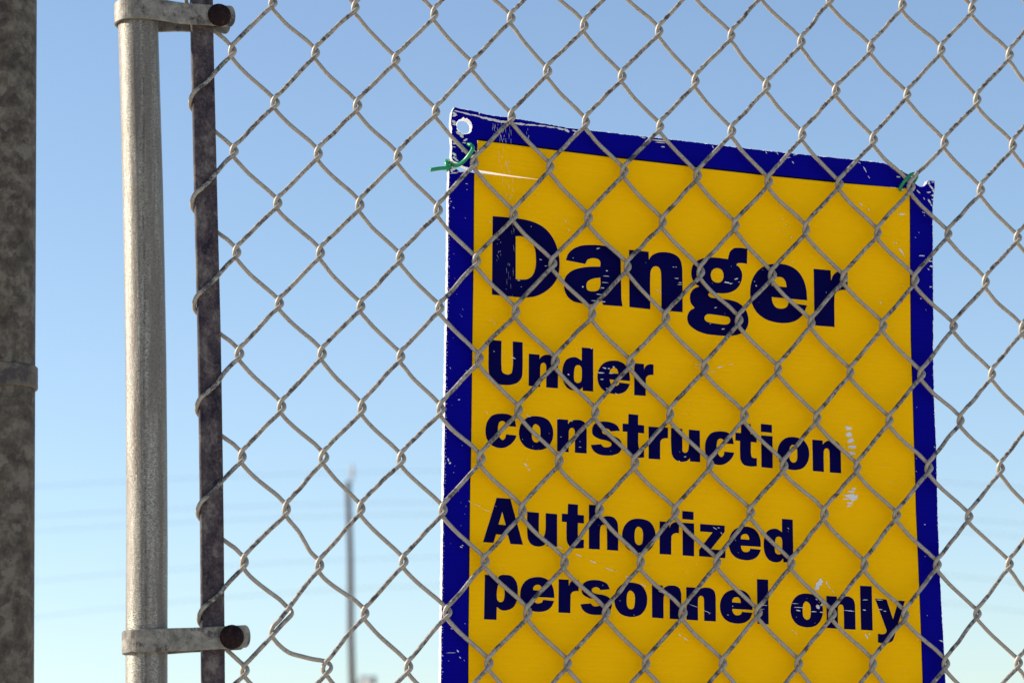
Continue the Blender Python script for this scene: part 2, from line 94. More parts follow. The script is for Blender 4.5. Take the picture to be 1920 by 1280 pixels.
BLOBS=[(-174, 105, 280, 128, 1), (-189, 184, 80, 240, -93), (-191, 119, 80, 280, -88), (-172, 166, 80, 200, -57), (-128, 38, 360, 128, -9), (-115, 15, 140, 100, -35), (-183, -16, 80, 240, -88), (-178, -48, 60, 280, -78), (-167, -127, 200, 88, -35), (-179, -152, 64, 280, -83), (-150, -165, 200, 64, -30), (-86, -10, 80, 160, -57), (-37, -40, 140, 36, -9), (-94, -33, 160, 40, -4), (-108, -96, 80, 40, -41), (-169, -71, 120, 32, 1), (-141, 197, 360, 48, -6), (-80, 188, 400, 60, -8), (-19, 183, 320, 52, -6), (34, 173, 360, 72, -12), (86, 169, 360, 96, -9), (144, 161, 400, 104, -4), (205, 160, 360, 96, 1), (262, 158, 320, 72, -1), (327, 158, 360, 88, 4), (409, 159, 480, 64, 4), (491, 162, 360, 48, 4), (561, 160, 320, 56, -1), (635, 156, 280, 72, -6), (684, 149, 240, 96, -24), (751, 149, 240, 64, -14), (13, 207, 40, 160, 2), (-176, -232, 240, 160, -4), (-157, -221, 160, 120, -46), (-167, -266, 360, 44, 10), (-120, -251, 240, 36, 3), (-184, -252, 120, 80, -68), (-12, -222, 80, 120, -35), (1, -96, 80, 80, -46), (-16, -82, 160, 32, -25), (1271, 170, 160, 40, -46), (1284, 160, 200, 28, -3), (1406, 153, 560, 48, 1), (1419, 138, 400, 36, 2), (1437, 107, 160, 40, 6), (1835, 151, 120, 40, -57), (2265, 153, 120, 32, -57), (2356, 158, 120, 32, -57), (2499, 162, 160, 28, 16), (2447, 135, 160, 28, 16), (2482, 101, 120, 36, -46), (3026, 160, 120, 32, -24), (3074, 111, 240, 32, -57), (3105, 56, 120, 24, -57), (3354, 82, 160, 48, -3), (2067, 172, 80, 32, 6), (3382, -16, 200, 88, -3), (3609, 55, 120, 72, -35), (3631, 27, 240, 68, -46), (3649, 0, 160, 80, -24), (3608, -13, 160, 48, 6), (3649, -34, 72, 280, -88), (3612, -84, 200, 64, -57), (3630, -112, 160, 52, -46), (3519, -18, 200, 52, -40), (3568, -68, 100, 40, -57), (3644, -68, 52, 160, -91), (3609, 72, 80, 48, -24), (3645, 71, 160, 32, 15), (3473, -78, 80, 40, 6), (3540, -134, 120, 40, -13), (3562, -178, 120, 32, -13), (3545, -518, 240, 40, 3), (3607, -554, 240, 44, 1), (3634, -593, 64, 280, -93), (3598, -618, 120, 40, -35), (3614, -753, 120, 40, 5), (3533, -852, 80, 40, 5), (3639, -1420, 40, 240, -91), (3637, -1982, 80, 32, -57), (3678, -3428, 48, 200, -102), (3706, -3665, 52, 200, -91), (2932, -1894, 120, 280, -85), (2936, -1942, 180, 240, -79), (2949, -1985, 160, 240, -74), (2961, -2032, 128, 320, -79), (2961, -2077, 104, 280, -96), (2923, -1883, 60, 160, -90), (2960, -2400, 200, 440, -92), (2952, -2365, 240, 80, 4), (2930, -2398, 280, 40, 4), (2917, -2423, 320, 44, 8), (2943, -2453, 240, 80, -5), (2934, -2473, 200, 56, 4), (2973, -2343, 80, 160, -90), (2896, -2392, 80, 24, 4), (2848, -2431, 33, 16, 4), (2964, -2419, 160, 240, -90), (2686, -3072, 197, 295, -25), (2707, -3047, 164, 262, -15), (2677, -3099, 197, 98, 22), (2754, -3052, 66, 98, -6), (2771, -3078, 197, 26, -52), (2805, -3112, 131, 16, -46), (3072, -3425, 200, 64, -52), (3097, -3408, 80, 40, -36), (2484, -3413, 98, 33, -16), (2513, -3435, 98, 20, -46), (1612, -3494, 98, 43, -36), (1657, -3519, 164, 36, -31), (3379, -209, 280, 60, 3), (3042, -169, 160, 44, -46), (3104, -200, 100, 40, -46), (3372, -498, 280, 72, -46), (3315, -441, 60, 40, 6), (3333, -439, 52, 36, 6), (3394, -529, 120, 28, -57), (2479, -671, 39, 33, 6), (2401, -346, 43, 33, 6), (2427, -389, 43, 30, 6), (2470, -479, 59, 39, 6), (2371, -436, 33, 33, 6), (3197, -916, 68, 52, 5), (1908, -1516, 262, 30, 10), (1740, -1514, 328, 20, 1), (1854, -1556, 262, 16, 3), (1749, -1537, 328, 13, 0), (1992, -1489, 197, 13, 19), (115, -599, 66, 33, -41), (690, -537, 131, 26, -57), (716, -602, 98, 20, -52), (1409, -988, 98, 33, -52), (1434, -998, 49, 33, -46), (142, -1322, 66, 33, -36), (167, -1343, 82, 26, -46), (438, -2310, 33, 20, 4), (427, -2349, 164, 59, -36), (452, -2382, 131, 33, -41), (128, -1995, 98, 26, -46), (664, -1999, 66, 33, 4), (317, -1584, 164, 39, -20), (172, -1549, 39, 33, 5), (248, -1555, 33, 26, 5), (1013, -877, 98, 39, -4), (1010, -917, 262, 20, 3), (1002, -966, 262, 23, 2), (983, -1008, 164, 33, 1), (959, -1058, 230, 26, 3), (831, -1014, 66, 59, -57), (919, -1109, 197, 26, 3), (993, -1110, 164, 30, 0), (753, -806, 33, 26, 6), (505, -842, 98, 30, -14), (547, -886, 98, 23, 5), (427, -603, 33, 26, 6), (944, -716, 33, 131, -79), (343, -1012, 98, 33, 1), (364, -1058, 33, 26, 5), (1532, -799, 66, 33, 5), (1553, -797, 43, 33, -4), (1558, -882, 164, 26, 1), (1587, -911, 131, 26, 5), (1583, -927, 164, 20, 5), (2030, -841, 164, 39, 24), (1954, -876, 230, 52, -2), (1988, -881, 131, 33, 15), (2188, -879, 66, 49, -35), (2175, -847, 33, 33, 5), (2052, -863, 49, 26, 5), (1826, -1199, 43, 33, 5), (1927, -1230, 33, 131, -79), (1867, -1074, 33, 98, -68), (1009, -1600, 131, 46, -10), (981, -1637, 230, 43, 2), (1042, -1601, 98, 39, 5), (1063, -1634, 197, 30, 5), (990, -1684, 131, 33, 5), (1079, -1586, 98, 49, -15), (1028, -1747, 66, 33, 5), (1102, -1781, 98, 33, -25), (734, -1670, 66, 43, 5), (905, -1463, 59, 46, 5), (439, -1997, 26, 164, -109), (765, -2007, 98, 26, -5), (833, -2192, 98, 20, 4), (687, -2129, 66, 20, 4), (1639, -2202, 98, 26, 14), (1594, -2237, 66, 23, -15), (2505, -3218, 295, 16, 1), (2538, -3244, 459, 20, 1), (2686, -3231, 164, 131, -57), (2715, -3214, 66, 131, -46), (2530, -3267, 164, 39, -6), (2652, -3268, 230, 26, 0), (2715, -3269, 164, 33, 3), (2673, -3178, 98, 33, -25), (2923, -3245, 360, 20, 1), (2953, -3248, 240, 16, 1), (3064, -3159, 200, 24, 3), (3055, -3234, 120, 40, 3), (3176, -3153, 240, 24, 1), (3184, -3223, 160, 32, 0), (3218, -3233, 120, 32, 0), (2262, -3244, 328, 16, 0), (2245, -3272, 197, 13, 0), (2017, -3265, 43, 30, 3), (1980, -3329, 43, 30, 3), (1836, -3329, 33, 26, 3), (502, -2833, 197, 26, -24), (699, -2923, 197, 30, -24), (840, -2971, 262, 33, -20), (949, -3010, 295, 33, -20), (1071, -3056, 295, 30, -18), (1209, -3101, 197, 23, -18), (1327, -3152, 230, 30, -21), (1470, -3197, 262, 20, -18), (1716, -3279, 328, 13, -16), (1819, -3315, 295, 16, -18), (20, -2641, 120, 24, -36), (79, -2664, 262, 13, -18), (147, -2697, 262, 13, -18), (1876, -2709, 164, 23, -25), (1926, -2741, 98, 30, -46), (1905, -2703, 98, 20, -6), (2449, -2671, 98, 20, -46), (-172, -2385, 112, 28, -36), (-145, -2356, 140, 36, -67), (-133, -2378, 84, 56, 4), (-177, -2340, 56, 84, -67), (-79, -1919, 28, 112, -67), (-149, -1697, 56, 22, -57), (-187, -961, 42, 112, -78), (-181, -479, 28, 84, -78), (-160, -524, 84, 20, -46), (-33, -2966, 84, 45, -26), (-22, -2954, 28, 84, -78), (-85, -3707, 336, 14, 3), (-36, -3693, 112, 39, -47), (-19, -3737, 84, 34, -36), (-146, -3729, 84, 28, -36), (-87, -3540, 84, 22, -26), (-30, -2965, 56, 22, 4), (-69, -336, 22, 84, -88), (-64, -379, 28, 28, 6), (-199, -303, 23, 55, -81), (-197, -342, 24, 82, -84), (-197, -358, 12, 35, -84), (-194, -392, 24, 84, -83), (-197, -415, 23, 88, -94), (-197, -440, 22, 63, -83), (-195, -458, 27, 89, -89), (-195, -496, 20, 90, -94), (-194, -514, 20, 58, -83), (-194, -546, 9, 31, -90), (-194, -568, 18, 52, -96), (-194, -591, 12, 72, -85), (-193, -622, 15, 67, -95), (-194, -637, 13, 82, -90), (-193, -667, 12, 60, -81), (-190, -701, 27, 79, -96), (-193, -718, 27, 82, -87), (-188, -748, 24, 49, -83), (-190, -766, 16, 95, -86), (-192, -791, 12, 83, -86), (-190, -817, 28, 58, -84), (-190, -842, 12, 75, -83), (-190, -874, 13, 98, -82), (-187, -904, 16, 97, -88), (-188, -924, 9, 57, -84), (-185, -956, 18, 30, -84), (-187, -972, 13, 89, -82), (-187, -1008, 19, 97, -87), (-183, -1029, 24, 80, -88), (-187, -1048, 26, 91, -95), (-185, -1080, 24, 73, -93), (-184, -1106, 22, 47, -95), (-182, -1122, 27, 95, -91), (-185, -1160, 11, 96, -91), (-185, -1174, 21, 68, -92), (-180, -1200, 8, 93, -80), (-180, -1224, 24, 83, -94), (-181, -1261, 12, 75, -86), (-180, -1285, 18, 65, -81), (-183, -1308, 18, 89, -90), (-183, -1329, 23, 65, -80), (-180, -1362, 10, 66, -86), (-180, -1379, 13, 62, -96), (-183, -1401, 21, 90, -88), (-181, -1438, 24, 33, -94), (-183, -1455, 25, 58, -93), (-183, -1489, 12, 38, -88), (-182, -1509, 26, 78, -80), (-182, -1534, 18, 78, -88), (-182, -1555, 25, 53, -93), (-178, -1585, 22, 71, -85), (-178, -1608, 26, 49, -94), (-178, -1635, 17, 38, -93), (-179, -1661, 11, 34, -82), (-177, -1679, 26, 54, -90), (-179, -1711, 10, 56, -95), (-179, -1737, 15, 49, -80), (-179, -1766, 25, 84, -93), (-175, -1779, 20, 63, -89), (-175, -1813, 27, 36, -91), (-175, -1838, 21, 86, -85), (-174, -1858, 20, 91, -92), (-176, -1880, 15, 72, -96), (-173, -1907, 16, 85, -85), (-175, -1927, 12, 66, -91), (-174, -1957, 27, 72, -83), (-176, -1991, 28, 92, -90), (-175, -2003, 13, 44, -95), (-171, -2038, 11, 45, -85), (-171, -2053, 24, 76, -89), (-171, -2080, 19, 39, -82), (-174, -2106, 11, 32, -96), (-172, -2139, 22, 79, -91), (-169, -2164, 23, 67, -91), (-170, -2184, 18, 39, -94), (-171, -2201, 12, 89, -84), (-171, -2235, 25, 51, -86), (-171, -2250, 26, 29, -96), (-172, -2277, 25, 86, -84), (-170, -2306, 22, 41, -94), (-168, -2334, 26, 94, -86), (-168, -2361, 20, 36, -90), (-168, -2378, 21, 91, -90), (-171, -2408, 13, 88, -91), (-170, -2436, 21, 52, -94), (-167, -2461, 26, 74, -92), (-168, -2480, 28, 53, -81), (-168, -2504, 19, 70, -84), (-170, -2523, 24, 92, -92), (-170, -2561, 25, 64, -80), (-167, -2580, 21, 29, -92), (-170, -2603, 11, 53, -95), (-166, -2632, 14, 55, -90), (-170, -2651, 28, 81, -94), (-168, -2679, 24, 77, -87), (-169, -2694, 26, 93, -85), (-166, -2724, 21, 87, -85), (-166, -2746, 18, 30, -84), (-167, -2781, 11, 81, -81), (-164, -2794, 10, 43, -95), (-165, -2829, 18, 36, -86), (-165, -2855, 12, 45, -94), (-166, -2880, 14, 68, -91), (-163, -2890, 25, 41, -92), (-166, -2925, 12, 42, -81), (-165, -2943, 28, 70, -86), (-161, -2965, 13, 95, -96), (-162, -3002, 10, 91, -92), (-162, -3024, 10, 42, -82), (-162, -3044, 19, 53, -92), (-160, -3071, 9, 39, -84), (-162, -3093, 12, 72, -86), (-161, -3119, 27, 41, -86), (-159, -3136, 9, 41, -94), (-159, -3171, 18, 31, -85), (-159, -3187, 11, 54, -88), (-160, -3212, 11, 30, -93), (-158, -3236, 11, 49, -89), (-157, -3261, 27, 65, -83), (-158, -3287, 20, 79, -80), (-158, -3315, 11, 31, -83), (-158, -3333, 15, 72, -83), (-157, -3361, 19, 95, -95), (-158, -3380, 19, 66, -86), (-155, -3402, 18, 36, -95), (-155, -3438, 11, 78, -90), (-157, -3460, 26, 34, -96), (-154, -3481, 19, 46, -81), (-154, -3509, 12, 61, -85), (-153, -3534, 26, 48, -87), (-156, -3552, 25, 87, -81), (-154, -3569, 17, 92, -85), (-151, -3606, 24, 42, -95), (-150, -3631, 9, 28, -85), (-152, -3646, 10, 73, -91), (-151, -3672, 19, 76, -81), (-152, -3690, 10, 81, -85), (-152, -3716, 20, 36, -91), (-152, -3750, 11, 82, -89), (-151, -3765, 15, 81, -89), (-150, -3788, 21, 40, -88), (-149, -3816, 20, 68, -83), (-147, -3842, 23, 95, -87), (-149, -3860, 15, 49, -85), (-149, -3887, 14, 54, -91), (3641, -165, 29, 104, -91), (3641, -237, 29, 54, -91), (3640, -296, 32, 43, -91), (3640, -363, 29, 40, -91), (3639, -467, 23, 58, -91), (3639, -517, 31, 71, -91), (3639, -588, 21, 99, -91), (3639, -662, 14, 103, -91), (3638, -723, 13, 40, -91), (3638, -838, 21, 99, -91), (3638, -887, 31, 67, -91), (3637, -947, 26, 40, -91), (3637, -1018, 27, 86, -91), (3637, -1094, 31, 75, -91), (3636, -1176, 20, 47, -91), (3636, -1229, 16, 42, -91), (3636, -1294, 15, 77, -91), (3635, -1386, 27, 111, -91), (3635, -1435, 25, 111, -91), (3635, -1509, 30, 48, -91), (3634, -1604, 30, 118, -91), (3637, -1669, 26, 75, -91), (3640, -1732, 30, 86, -91), (3643, -1797, 30, 63, -91), (3645, -1852, 13, 110, -91), (3648, -1935, 25, 59, -91), (3651, -1982, 22, 110, -91), (3651, -2059, 20, 73, -91), (3652, -2151, 14, 109, -91), (3653, -2179, 26, 101, -91), (3654, -2270, 27, 62, -91), (3655, -2322, 19, 61, -91), (3655, -2419, 23, 93, -91), (3656, -2499, 27, 103, -91), (3658, -2567, 31, 99, -91), (3661, -2605, 22, 100, -91), (3663, -2694, 30, 99, -91), (3666, -2756, 17, 90, -91), (3669, -2800, 25, 54, -91), (3671, -2859, 31, 110, -91), (3673, -2941, 13, 105, -91), (3676, -3030, 15, 105, -91), (3678, -3101, 23, 62, -91), (3681, -3131, 13, 75, -91), (3683, -3229, 25, 58, -91), (3686, -3300, 13, 89, -91), (3690, -3337, 12, 55, -91), (3693, -3433, 16, 41, -91), (3696, -3485, 19, 86, -91), (3699, -3556, 26, 113, -91), (3703, -3611, 25, 49, -91), (3706, -3673, 14, 109, -91), (216, 100, 253, 7, -82), (184, 110, 145, 6, -87), (243, 59, 246, 9, -87), (181, 43, 240, 10, -81), (137, 119, 160, 10, -85), (174, 20, 184, 6, -86), (116, 99, 148, 8, -88), (247, 111, 239, 6, -87), (259, 18, 212, 7, -85), (206, 54, 102, 10, -85), (156, 132, 78, 8, -81), (157, 66, 242, 9, -82), (204, 30, 119, 10, -80), (201, 90, 96, 8, -88), (216, 99, 102, 10, -88), (222, 126, 133, 5, -82), (186, 40, 177, 6, -82), (189, 93, 240, 8, -83), (220, 17, 226, 9, -84), (131, 102, 205, 9, -88), (194, 13, 168, 10, -81), (193, 92, 192, 8, -82), (143, 67, 144, 6, -83), (176, 54, 97, 8, -86), (154, 98, 156, 9, -81), (127, 41, 256, 6, -87), (182, 140, 117, 9, -87), (120, 120, 221, 7, -83), (168, 93, 187, 7, -81), (258, 85, 229, 9, -88), (377, 95, 135, 7, -85), (385, 123, 102, 11, -79), (393, 77, 45, 10, -81), (398, 71, 40, 8, -83), (397, 50, 43, 7, -82), (392, 65, 107, 12, -85), (387, 58, 71, 10, -84), (372, 52, 43, 8, -80), (172, -130, 251, 6, -78), (204, -52, 108, 7, -79), (202, -260, 189, 7, -81), (248, -138, 126, 7, -80), (193, -101, 158, 7, -80), (231, -158, 321, 7, -79), (242, -195, 334, 6, -81), (214, -222, 171, 6, -79), (219, -245, 142, 6, -81), (279, -276, 198, 6, -82), (225, -155, 192, 7, -84), (252, -227, 329, 5, -84), (167, -82, 219, 5, -78), (190, -185, 191, 5, -84), (235, -305, 173, 3, -81), (231, -386, 193, 5, -82), (256, -405, 177, 3, -84), (276, -394, 96, 5, -81), (280, -456, 215, 5, -86), (283, -342, 166, 5, -79), (203, -295, 190, 4, -85), (251, -325, 272, 5, -86), (290, -508, 75, 4, -81), (266, -403, 233, 4, -80), (283, -600, 281, 3, -81), (302, -638, 84, 4, -88), (282, -660, 155, 5, -84), (296, -646, 197, 6, -85), (298, -1127, 81, 3, -89), (300, -953, 286, 4, -86), (250, -947, 207, 5, -85), (254, -1029, 175, 4, -85), (284, -1061, 214, 4, -86), (271, -904, 141, 5, -83), (266, -984, 325, 3, -84), (300, -776, 258, 4, -82), (279, -1001, 113, 3, -86), (301, -950, 86, 4, -82), (260, -900, 126, 4, -82), (176, -845, 50, 7, -85), (199, -745, 70, 7, -89), (174, -879, 59, 6, -85), (186, -859, 94, 4, -86), (201, -810, 64, 8, -85), (175, -759, 45, 6, -88), (186, -725, 61, 8, -86), (179, -848, 92, 4, -84), (190, -813, 67, 7, -85), (185, -818, 71, 7, -85), (203, -836, 98, 4, -86), (173, -721, 64, 7, -83), (2695, -3199, 51, 13, -46), (1184, -2616, 30, 14, -1), (1155, -3274, 48, 10, -46), (1468, -3687, 27, 14, -2), (810, -1265, 31, 12, -46), (677, -2918, 47, 11, -1), (2807, -1805, 33, 11, -46), (2444, -1596, 52, 9, -79), (1629, -488, 31, 11, 1), (2635, -611, 46, 11, -30), (2893, -2345, 39, 11, -79), (1839, -985, 25, 7, -30), (711, -2315, 43, 7, -31), (2058, -2875, 23, 13, -1), (400, -2167, 48, 10, -46), (721, -1408, 20, 13, -30), (2242, -754, 42, 14, 1), (1906, -2316, 51, 8, -46), (2901, -2308, 37, 17, -1), (2489, -3560, 26, 13, -79), (1900, -630, 45, 14, -30), (831, -2151, 37, 13, -46), (3239, -3584, 43, 9, -79), (2171, -3029, 48, 11, -1), (1107, -2055, 44, 14, -46), (2356, -969, 31, 10, -30), (3295, -1096, 24, 12, 0), (234, -1584, 34, 14, -78), (628, -2354, 23, 13, -78), (3344, -2588, 54, 13, -30), (3181, -3539, 60, 15, -79), (1735, -2975, 39, 13, -79), (2707, -2569, 20, 10, -30), (1972, -2639, 50, 7, -79), (3033, -2047, 51, 12, -79), (2515, -3315, 44, 12, -79), (1793, -2444, 52, 13, -79), (1767, -711, 46, 7, -30), (1023, -3171, 40, 11, -78), (1781, -1806, 50, 10, -46), (408, -455, 23, 9, -46), (477, -2214, 47, 9, -31), (3284, -2269, 48, 17, -46), (1899, -1018, 18, 7, -30), (821, -3416, 41, 13, -31), (446, -950, 28, 9, 1), (1651, -1892, 42, 11, -30), (2152, -960, 25, 8, -30), (321, -2556, 46, 7, -1), (213, -2660, 45, 12, -31), (3200, -2674, 48, 13, -46), (1658, -1809, 50, 14, -30), (913, -3637, 18, 8, -78), (2938, -3088, 54, 8, -46), (1112, -3295, 23, 8, -1), (1634, -2967, 17, 14, -31), (1414, -2558, 32, 13, -1), (3227, -790, 26, 17, -80), (1685, -2106, 48, 10, -79), (519, -2228, 24, 7, -1), (2866, -804, 35, 11, 1), (1262, -3370, 51, 9, -46), (2240, -2893, 39, 9, -30), (861, -1385, 37, 7, -46), (1947, -1783, 43, 12, -30), (2769, -653, 23, 9, -46), (1990, -750, 21, 13, 1), (2884, -3507, 54, 16, -46), (89, -1568, 26, 11, 0), (3125, -1055, 63, 10, -30), (319, -3245, 34, 12, -31), (2387, -2791, 34, 10, -46), (844, -2362, 33, 10, -1), (1976, -1740, 31, 7, -79), (2772, -2134, 29, 15, -46), (593, -911, 46, 7, 1), (2869, -2734, 21, 13, -79), (1068, -2202, 28, 8, -30), (2073, -2290, 18, 11, -46), (2244, -1329, 50, 12, -46), (1931, -3537, 25, 9, -2), (2037, -2786, 43, 12, -30), (1833, -2354, 38, 11, -30), (1141, -1790, 31, 7, -46), (2531, -360, 50, 12, -29), (3329, -1586, 64, 11, -30), (1879, -1334, 39, 7, -46), (2210, -1002, 19, 7, -30), (2598, -3176, 26, 8, -46), (964, -1020, 44, 7, 0), (592, -3766, 44, 12, -78), (1419, -2271, 28, 8, -30), (2977, -3061, 23, 16, -30), (996, -668, 33, 9, -46), (255, -3108, 32, 8, -78), (3280, -2500, 50, 10, -30), (1142, -903, 46, 11, -79), (2979, -1775, 30, 14, -79), (1648, -3324, 32, 10, -31), (1652, -1353, 45, 10, -30), (217, -1783, 24, 11, -78), (1540, -2867, 27, 8, -46), (984, -2742, 26, 7, -1), (461, -3440, 36, 8, -31), (3371, -3146, 51, 15, -46), (777, -2398, 44, 8, -46), (615, -510, 22, 12, -46), (1269, -2390, 26, 7, -46), (789, -1480, 37, 13, -78), (300, -1959, 44, 14, 0), (1901, -1391, 35, 13, 0), (598, -2110, 31, 11, -78), (1259, -414, 35, 12, -30), (2082, -1380, 21, 11, 0), (2381, -3478, 51, 9, -31), (1953, -256, 42, 7, -30), (1220, -3251, 21, 7, -31), (641, -2298, 20, 12, -78), (2097, -2678, 38, 10, -1), (189, -3735, 45, 13, -2), (251, -1087, 38, 9, 0), (1382, -584, 39, 14, -30), (221, -3547, 42, 7, -2), (1877, -2828, 52, 7, -31), (1691, -1480, 19, 8, -79), (1596, -2169, 40, 10, -46), (2446, -225, 39, 7, -46), (3140, -3119, 33, 17, -46), (2487, -522, 32, 11, -30), (3406, -677, 40, 17, -46), (2025, -2923, 41, 12, -31), (2035, -740, 27, 13, 1), (2145, -3115, 29, 7, -1), (2662, -3350, 30, 12, -79), (2367, -264, 26, 13, -79), (1974, -1563, 33, 9, -30), (3004, -2178, 37, 15, -46), (1431, -1111, 52, 11, -46), (678, -2840, 37, 7, -1), (265, -3096, 24, 15, -46), (809, -1275, 31, 12, -30), (2362, -1508, 44, 7, -30), (2471, -1759, 36, 10, -79), (2882, -1306, 49, 14, -30), (534, -1283, 34, 10, 0), (2450, -2694, 41, 7, -46), (1999, -2206, 40, 14, -46), (2826, -303, 44, 8, -29), (419, -1173, 18, 10, -78), (739, -1665, 32, 7, -78), (3402, -1082, 21, 11, 0), (499, -3545, 50, 12, -46), (387, -701, 40, 10, -46), (1316, -787, 41, 9, -46), (2809, -698, 43, 13, -30), (1674, -582, 20, 14, 1), (3217, -2143, 52, 17, -30), (122, -983, 26, 13, -78), (1262, -3771, 17, 12, -2), (472, -360, 51, 9, -30), (1540, -1609, 32, 14, -46), (2611, -3284, 32, 10, -46), (1562, -1568, 39, 12, -30), (349, -3827, 23, 11, -31), (1131, -3063, 28, 15, -1), (370, -2206, 31, 7, -31), (3345, -3688, 35, 14, -2), (1611, -1059, 39, 8, 0), (774, -2407, 39, 7, -78), (2754, -877, 44, 14, -46), (2867, -840, 24, 12, -46), (2248, -1750, 41, 10, -79), (2894, -2029, 57, 13, 0), (2903, -1834, 37, 14, -30), (1464, -264, 27, 8, -79), (2679, -3703, 25, 10, -2), (141, -1747, 29, 9, -46), (3386, -597, 30, 12, -80), (1939, -1114, 51, 7, 0), (1783, -2071, 50, 11, 0), (3384, -763, 55, 17, -46), (2639, -1849, 52, 10, -30), (1006, -2267, 33, 7, -78), (1985, -3333, 34, 10, -1), (1657, -3038, 50, 10, -31), (1839, -894, 41, 8, -46), (3383, -3662, 41, 12, -46), (2242, -199, 17, 10, 1), (1161, -2294, 36, 14, -1), (567, -3402, 48, 8, -31), (-86, -1479, 36, 9, -46), (-117, -1157, 23, 9, 0), (-70, -1264, 41, 15, -46), (12, -3755, 46, 11, -67), (-136, -1042, 37, 11, -46), (-110, -2946, 23, 13, -67), (-8, -2676, 45, 8, -46), (-134, -1477, 27, 12, -46), (-38, -2815, 22, 14, -46), (11, -3500, 44, 16, -46), (-43, -2653, 22, 9, -67), (-97, -2395, 25, 12, -46), (-100, -3765, 44, 14, -67), (-127, -2373, 46, 12, -67), (-28, -2952, 16, 9, -67), (-32, -1705, 43, 16, 0), (-148, -863, 28, 10, -46), (-134, -1878, 47, 11, -46), (-13, -2731, 26, 15, -1), (-64, -2575, 48, 10, -1), (-69, -2867, 41, 9, -1), (-131, -1963, 14, 11, -67), (-103, -2444, 39, 14, -46), (-111, -1048, 41, 8, -46), (-52, -992, 41, 12, -46), (-70, -590, 49, 10, -46), (-100, -1885, 17, 10, -46), (-47, -2246, 23, 16, -1), (-88, -1305, 28, 8, -68), (-76, -1315, 46, 11, -46), (3562, -3245, 67, 13, -68), (3542, -3418, 42, 24, -2), (3493, -3405, 57, 13, -46), (3550, -2571, 64, 24, -1), (3490, -1692, 35, 19, -68), (3491, -380, 66, 17, -46), (3482, -2079, 49, 11, -68), (3483, -2176, 69, 17, 0), (3549, -2809, 53, 21, -1), (3461, -3361, 46, 21, -68), (3520, -339, 56, 12, -68), (3531, -3410, 31, 21, -68), (3481, -3430, 47, 21, -2), (3568, -199, 56, 17, -46), (3495, -3245, 49, 22, -46), (3573, -936, 61, 10, -46)]
TIE_FRONT=[(-275, 20952), (-263, 20929), (-262, 20897), (-283, 20858), (-312, 20821), (-341, 20798), (-365, 20793), (-379, 20808)]
TIE_TAIL=[(-388, 20847), (-399, 20826), (-395, 20799), (-408, 20770), (-422, 20778), (-429, 20809), (-418, 20837), (-403, 20830), (-399, 20799), (-420, 20774), (-480, 20767), (-553, 20753)]
TIE_RIGHT=[(3158, 20782), (3160, 20812), (3180, 20846), (3210, 20877), (3243, 20898), (3272, 20905), (3292, 20891), (3292, 20869), (3282, 20841)]
BLUE_OUT=[(-193, 191), (-176, 230), (-105, 223), (-28, 218), (43, 206), (100, 201), (175, 198), (224, 201), (367, 193), (531, 183), (676, 173), (808, 172), (945, 173), (1154, 172), (1364, 173), (1597, 174), (1852, 173), (2067, 172), (2282, 173), (2499, 174), (2718, 177), (2938, 180), (3104, 182), (3226, 181), (3261, 173), (3337, 161), (3386, 136), (3446, 109), (3470, 86), (3497, 47), (3522, 31), (3551, 27), (3575, 38), (3591, 58), (3600, 80), (3635, 83), (3663, 84), (3663, 52), (3651, -46), (3644, -89), (3642, -224), (3639, -572), (3640, -884), (3635, -1297), (3637, -1583), (3644, -1787), (3652, -1989), (3656, -2291), (3658, -2472), (3673, -2970), (3685, -3215), (3698, -3462), (3710, -3724), (3739, -4509), (-149, -4649), (-153, -3909), (-159, -3570), (-165, -3105), (-171, -2775), (-174, -2560), (-178, -2179), (-181, -1892), (-186, -1507), (-186, -1234), (-195, -745), (-201, -350), (-201, -270), (-202, -234), (-193, -221), (-169, -214), (-155, -217), (-138, -235), (-120, -245), (-7, -245), (-11, -247), (-9, -389), (0, -785), (4, -1080), (10, -1528), (18, -2011), (24, -2413), (22, -2508), (32, -3074), (39, -3541), (48, -3911), (53, -4497), (3539, -4363), (3520, -3733), (3510, -3374), (3498, -3028), (3482, -2584), (3477, -2484), (3473, -2204), (3464, -1902), (3455, -1496), (3446, -1190), (3445, -591), (3447, -68), (3443, -1), (3325, -5), (2827, -18), (2283, -24), (1747, -24), (1599, -19), (1053, -17), (638, -12), (331, -6), (6, -1), (16, -223), (-12, -221), (-44, -217), (-78, -211), (-107, -203), (-125, -190), (-154, -181), (-174, -173), (-182, -164), (-187, -133), (-185, -85), (-189, -29), (-193, 8), (-189, 60), (-198, 92), (-199, 115), (-196, 149)]
KEYLINE=[(2, 13), (331, 7), (638, 2), (1052, -4), (1599, -5), (1747, -10), (2283, -10), (2827, -4), (3325, -5), (3450, 14), (3453, -67), (3451, -590), (3453, -1189), (3461, -1496), (3471, -1901), (3479, -2203), (3483, -2484), (3489, -2583), (3504, -3027), (3516, -3373), (3526, -3733), (3546, -4363), (47, -4497), (42, -3911), (34, -3541), (26, -3075), (16, -2508), (18, -2413), (12, -2011), (4, -1529), (-2, -1080), (-6, -785), (-15, -390), (-17, -248)]

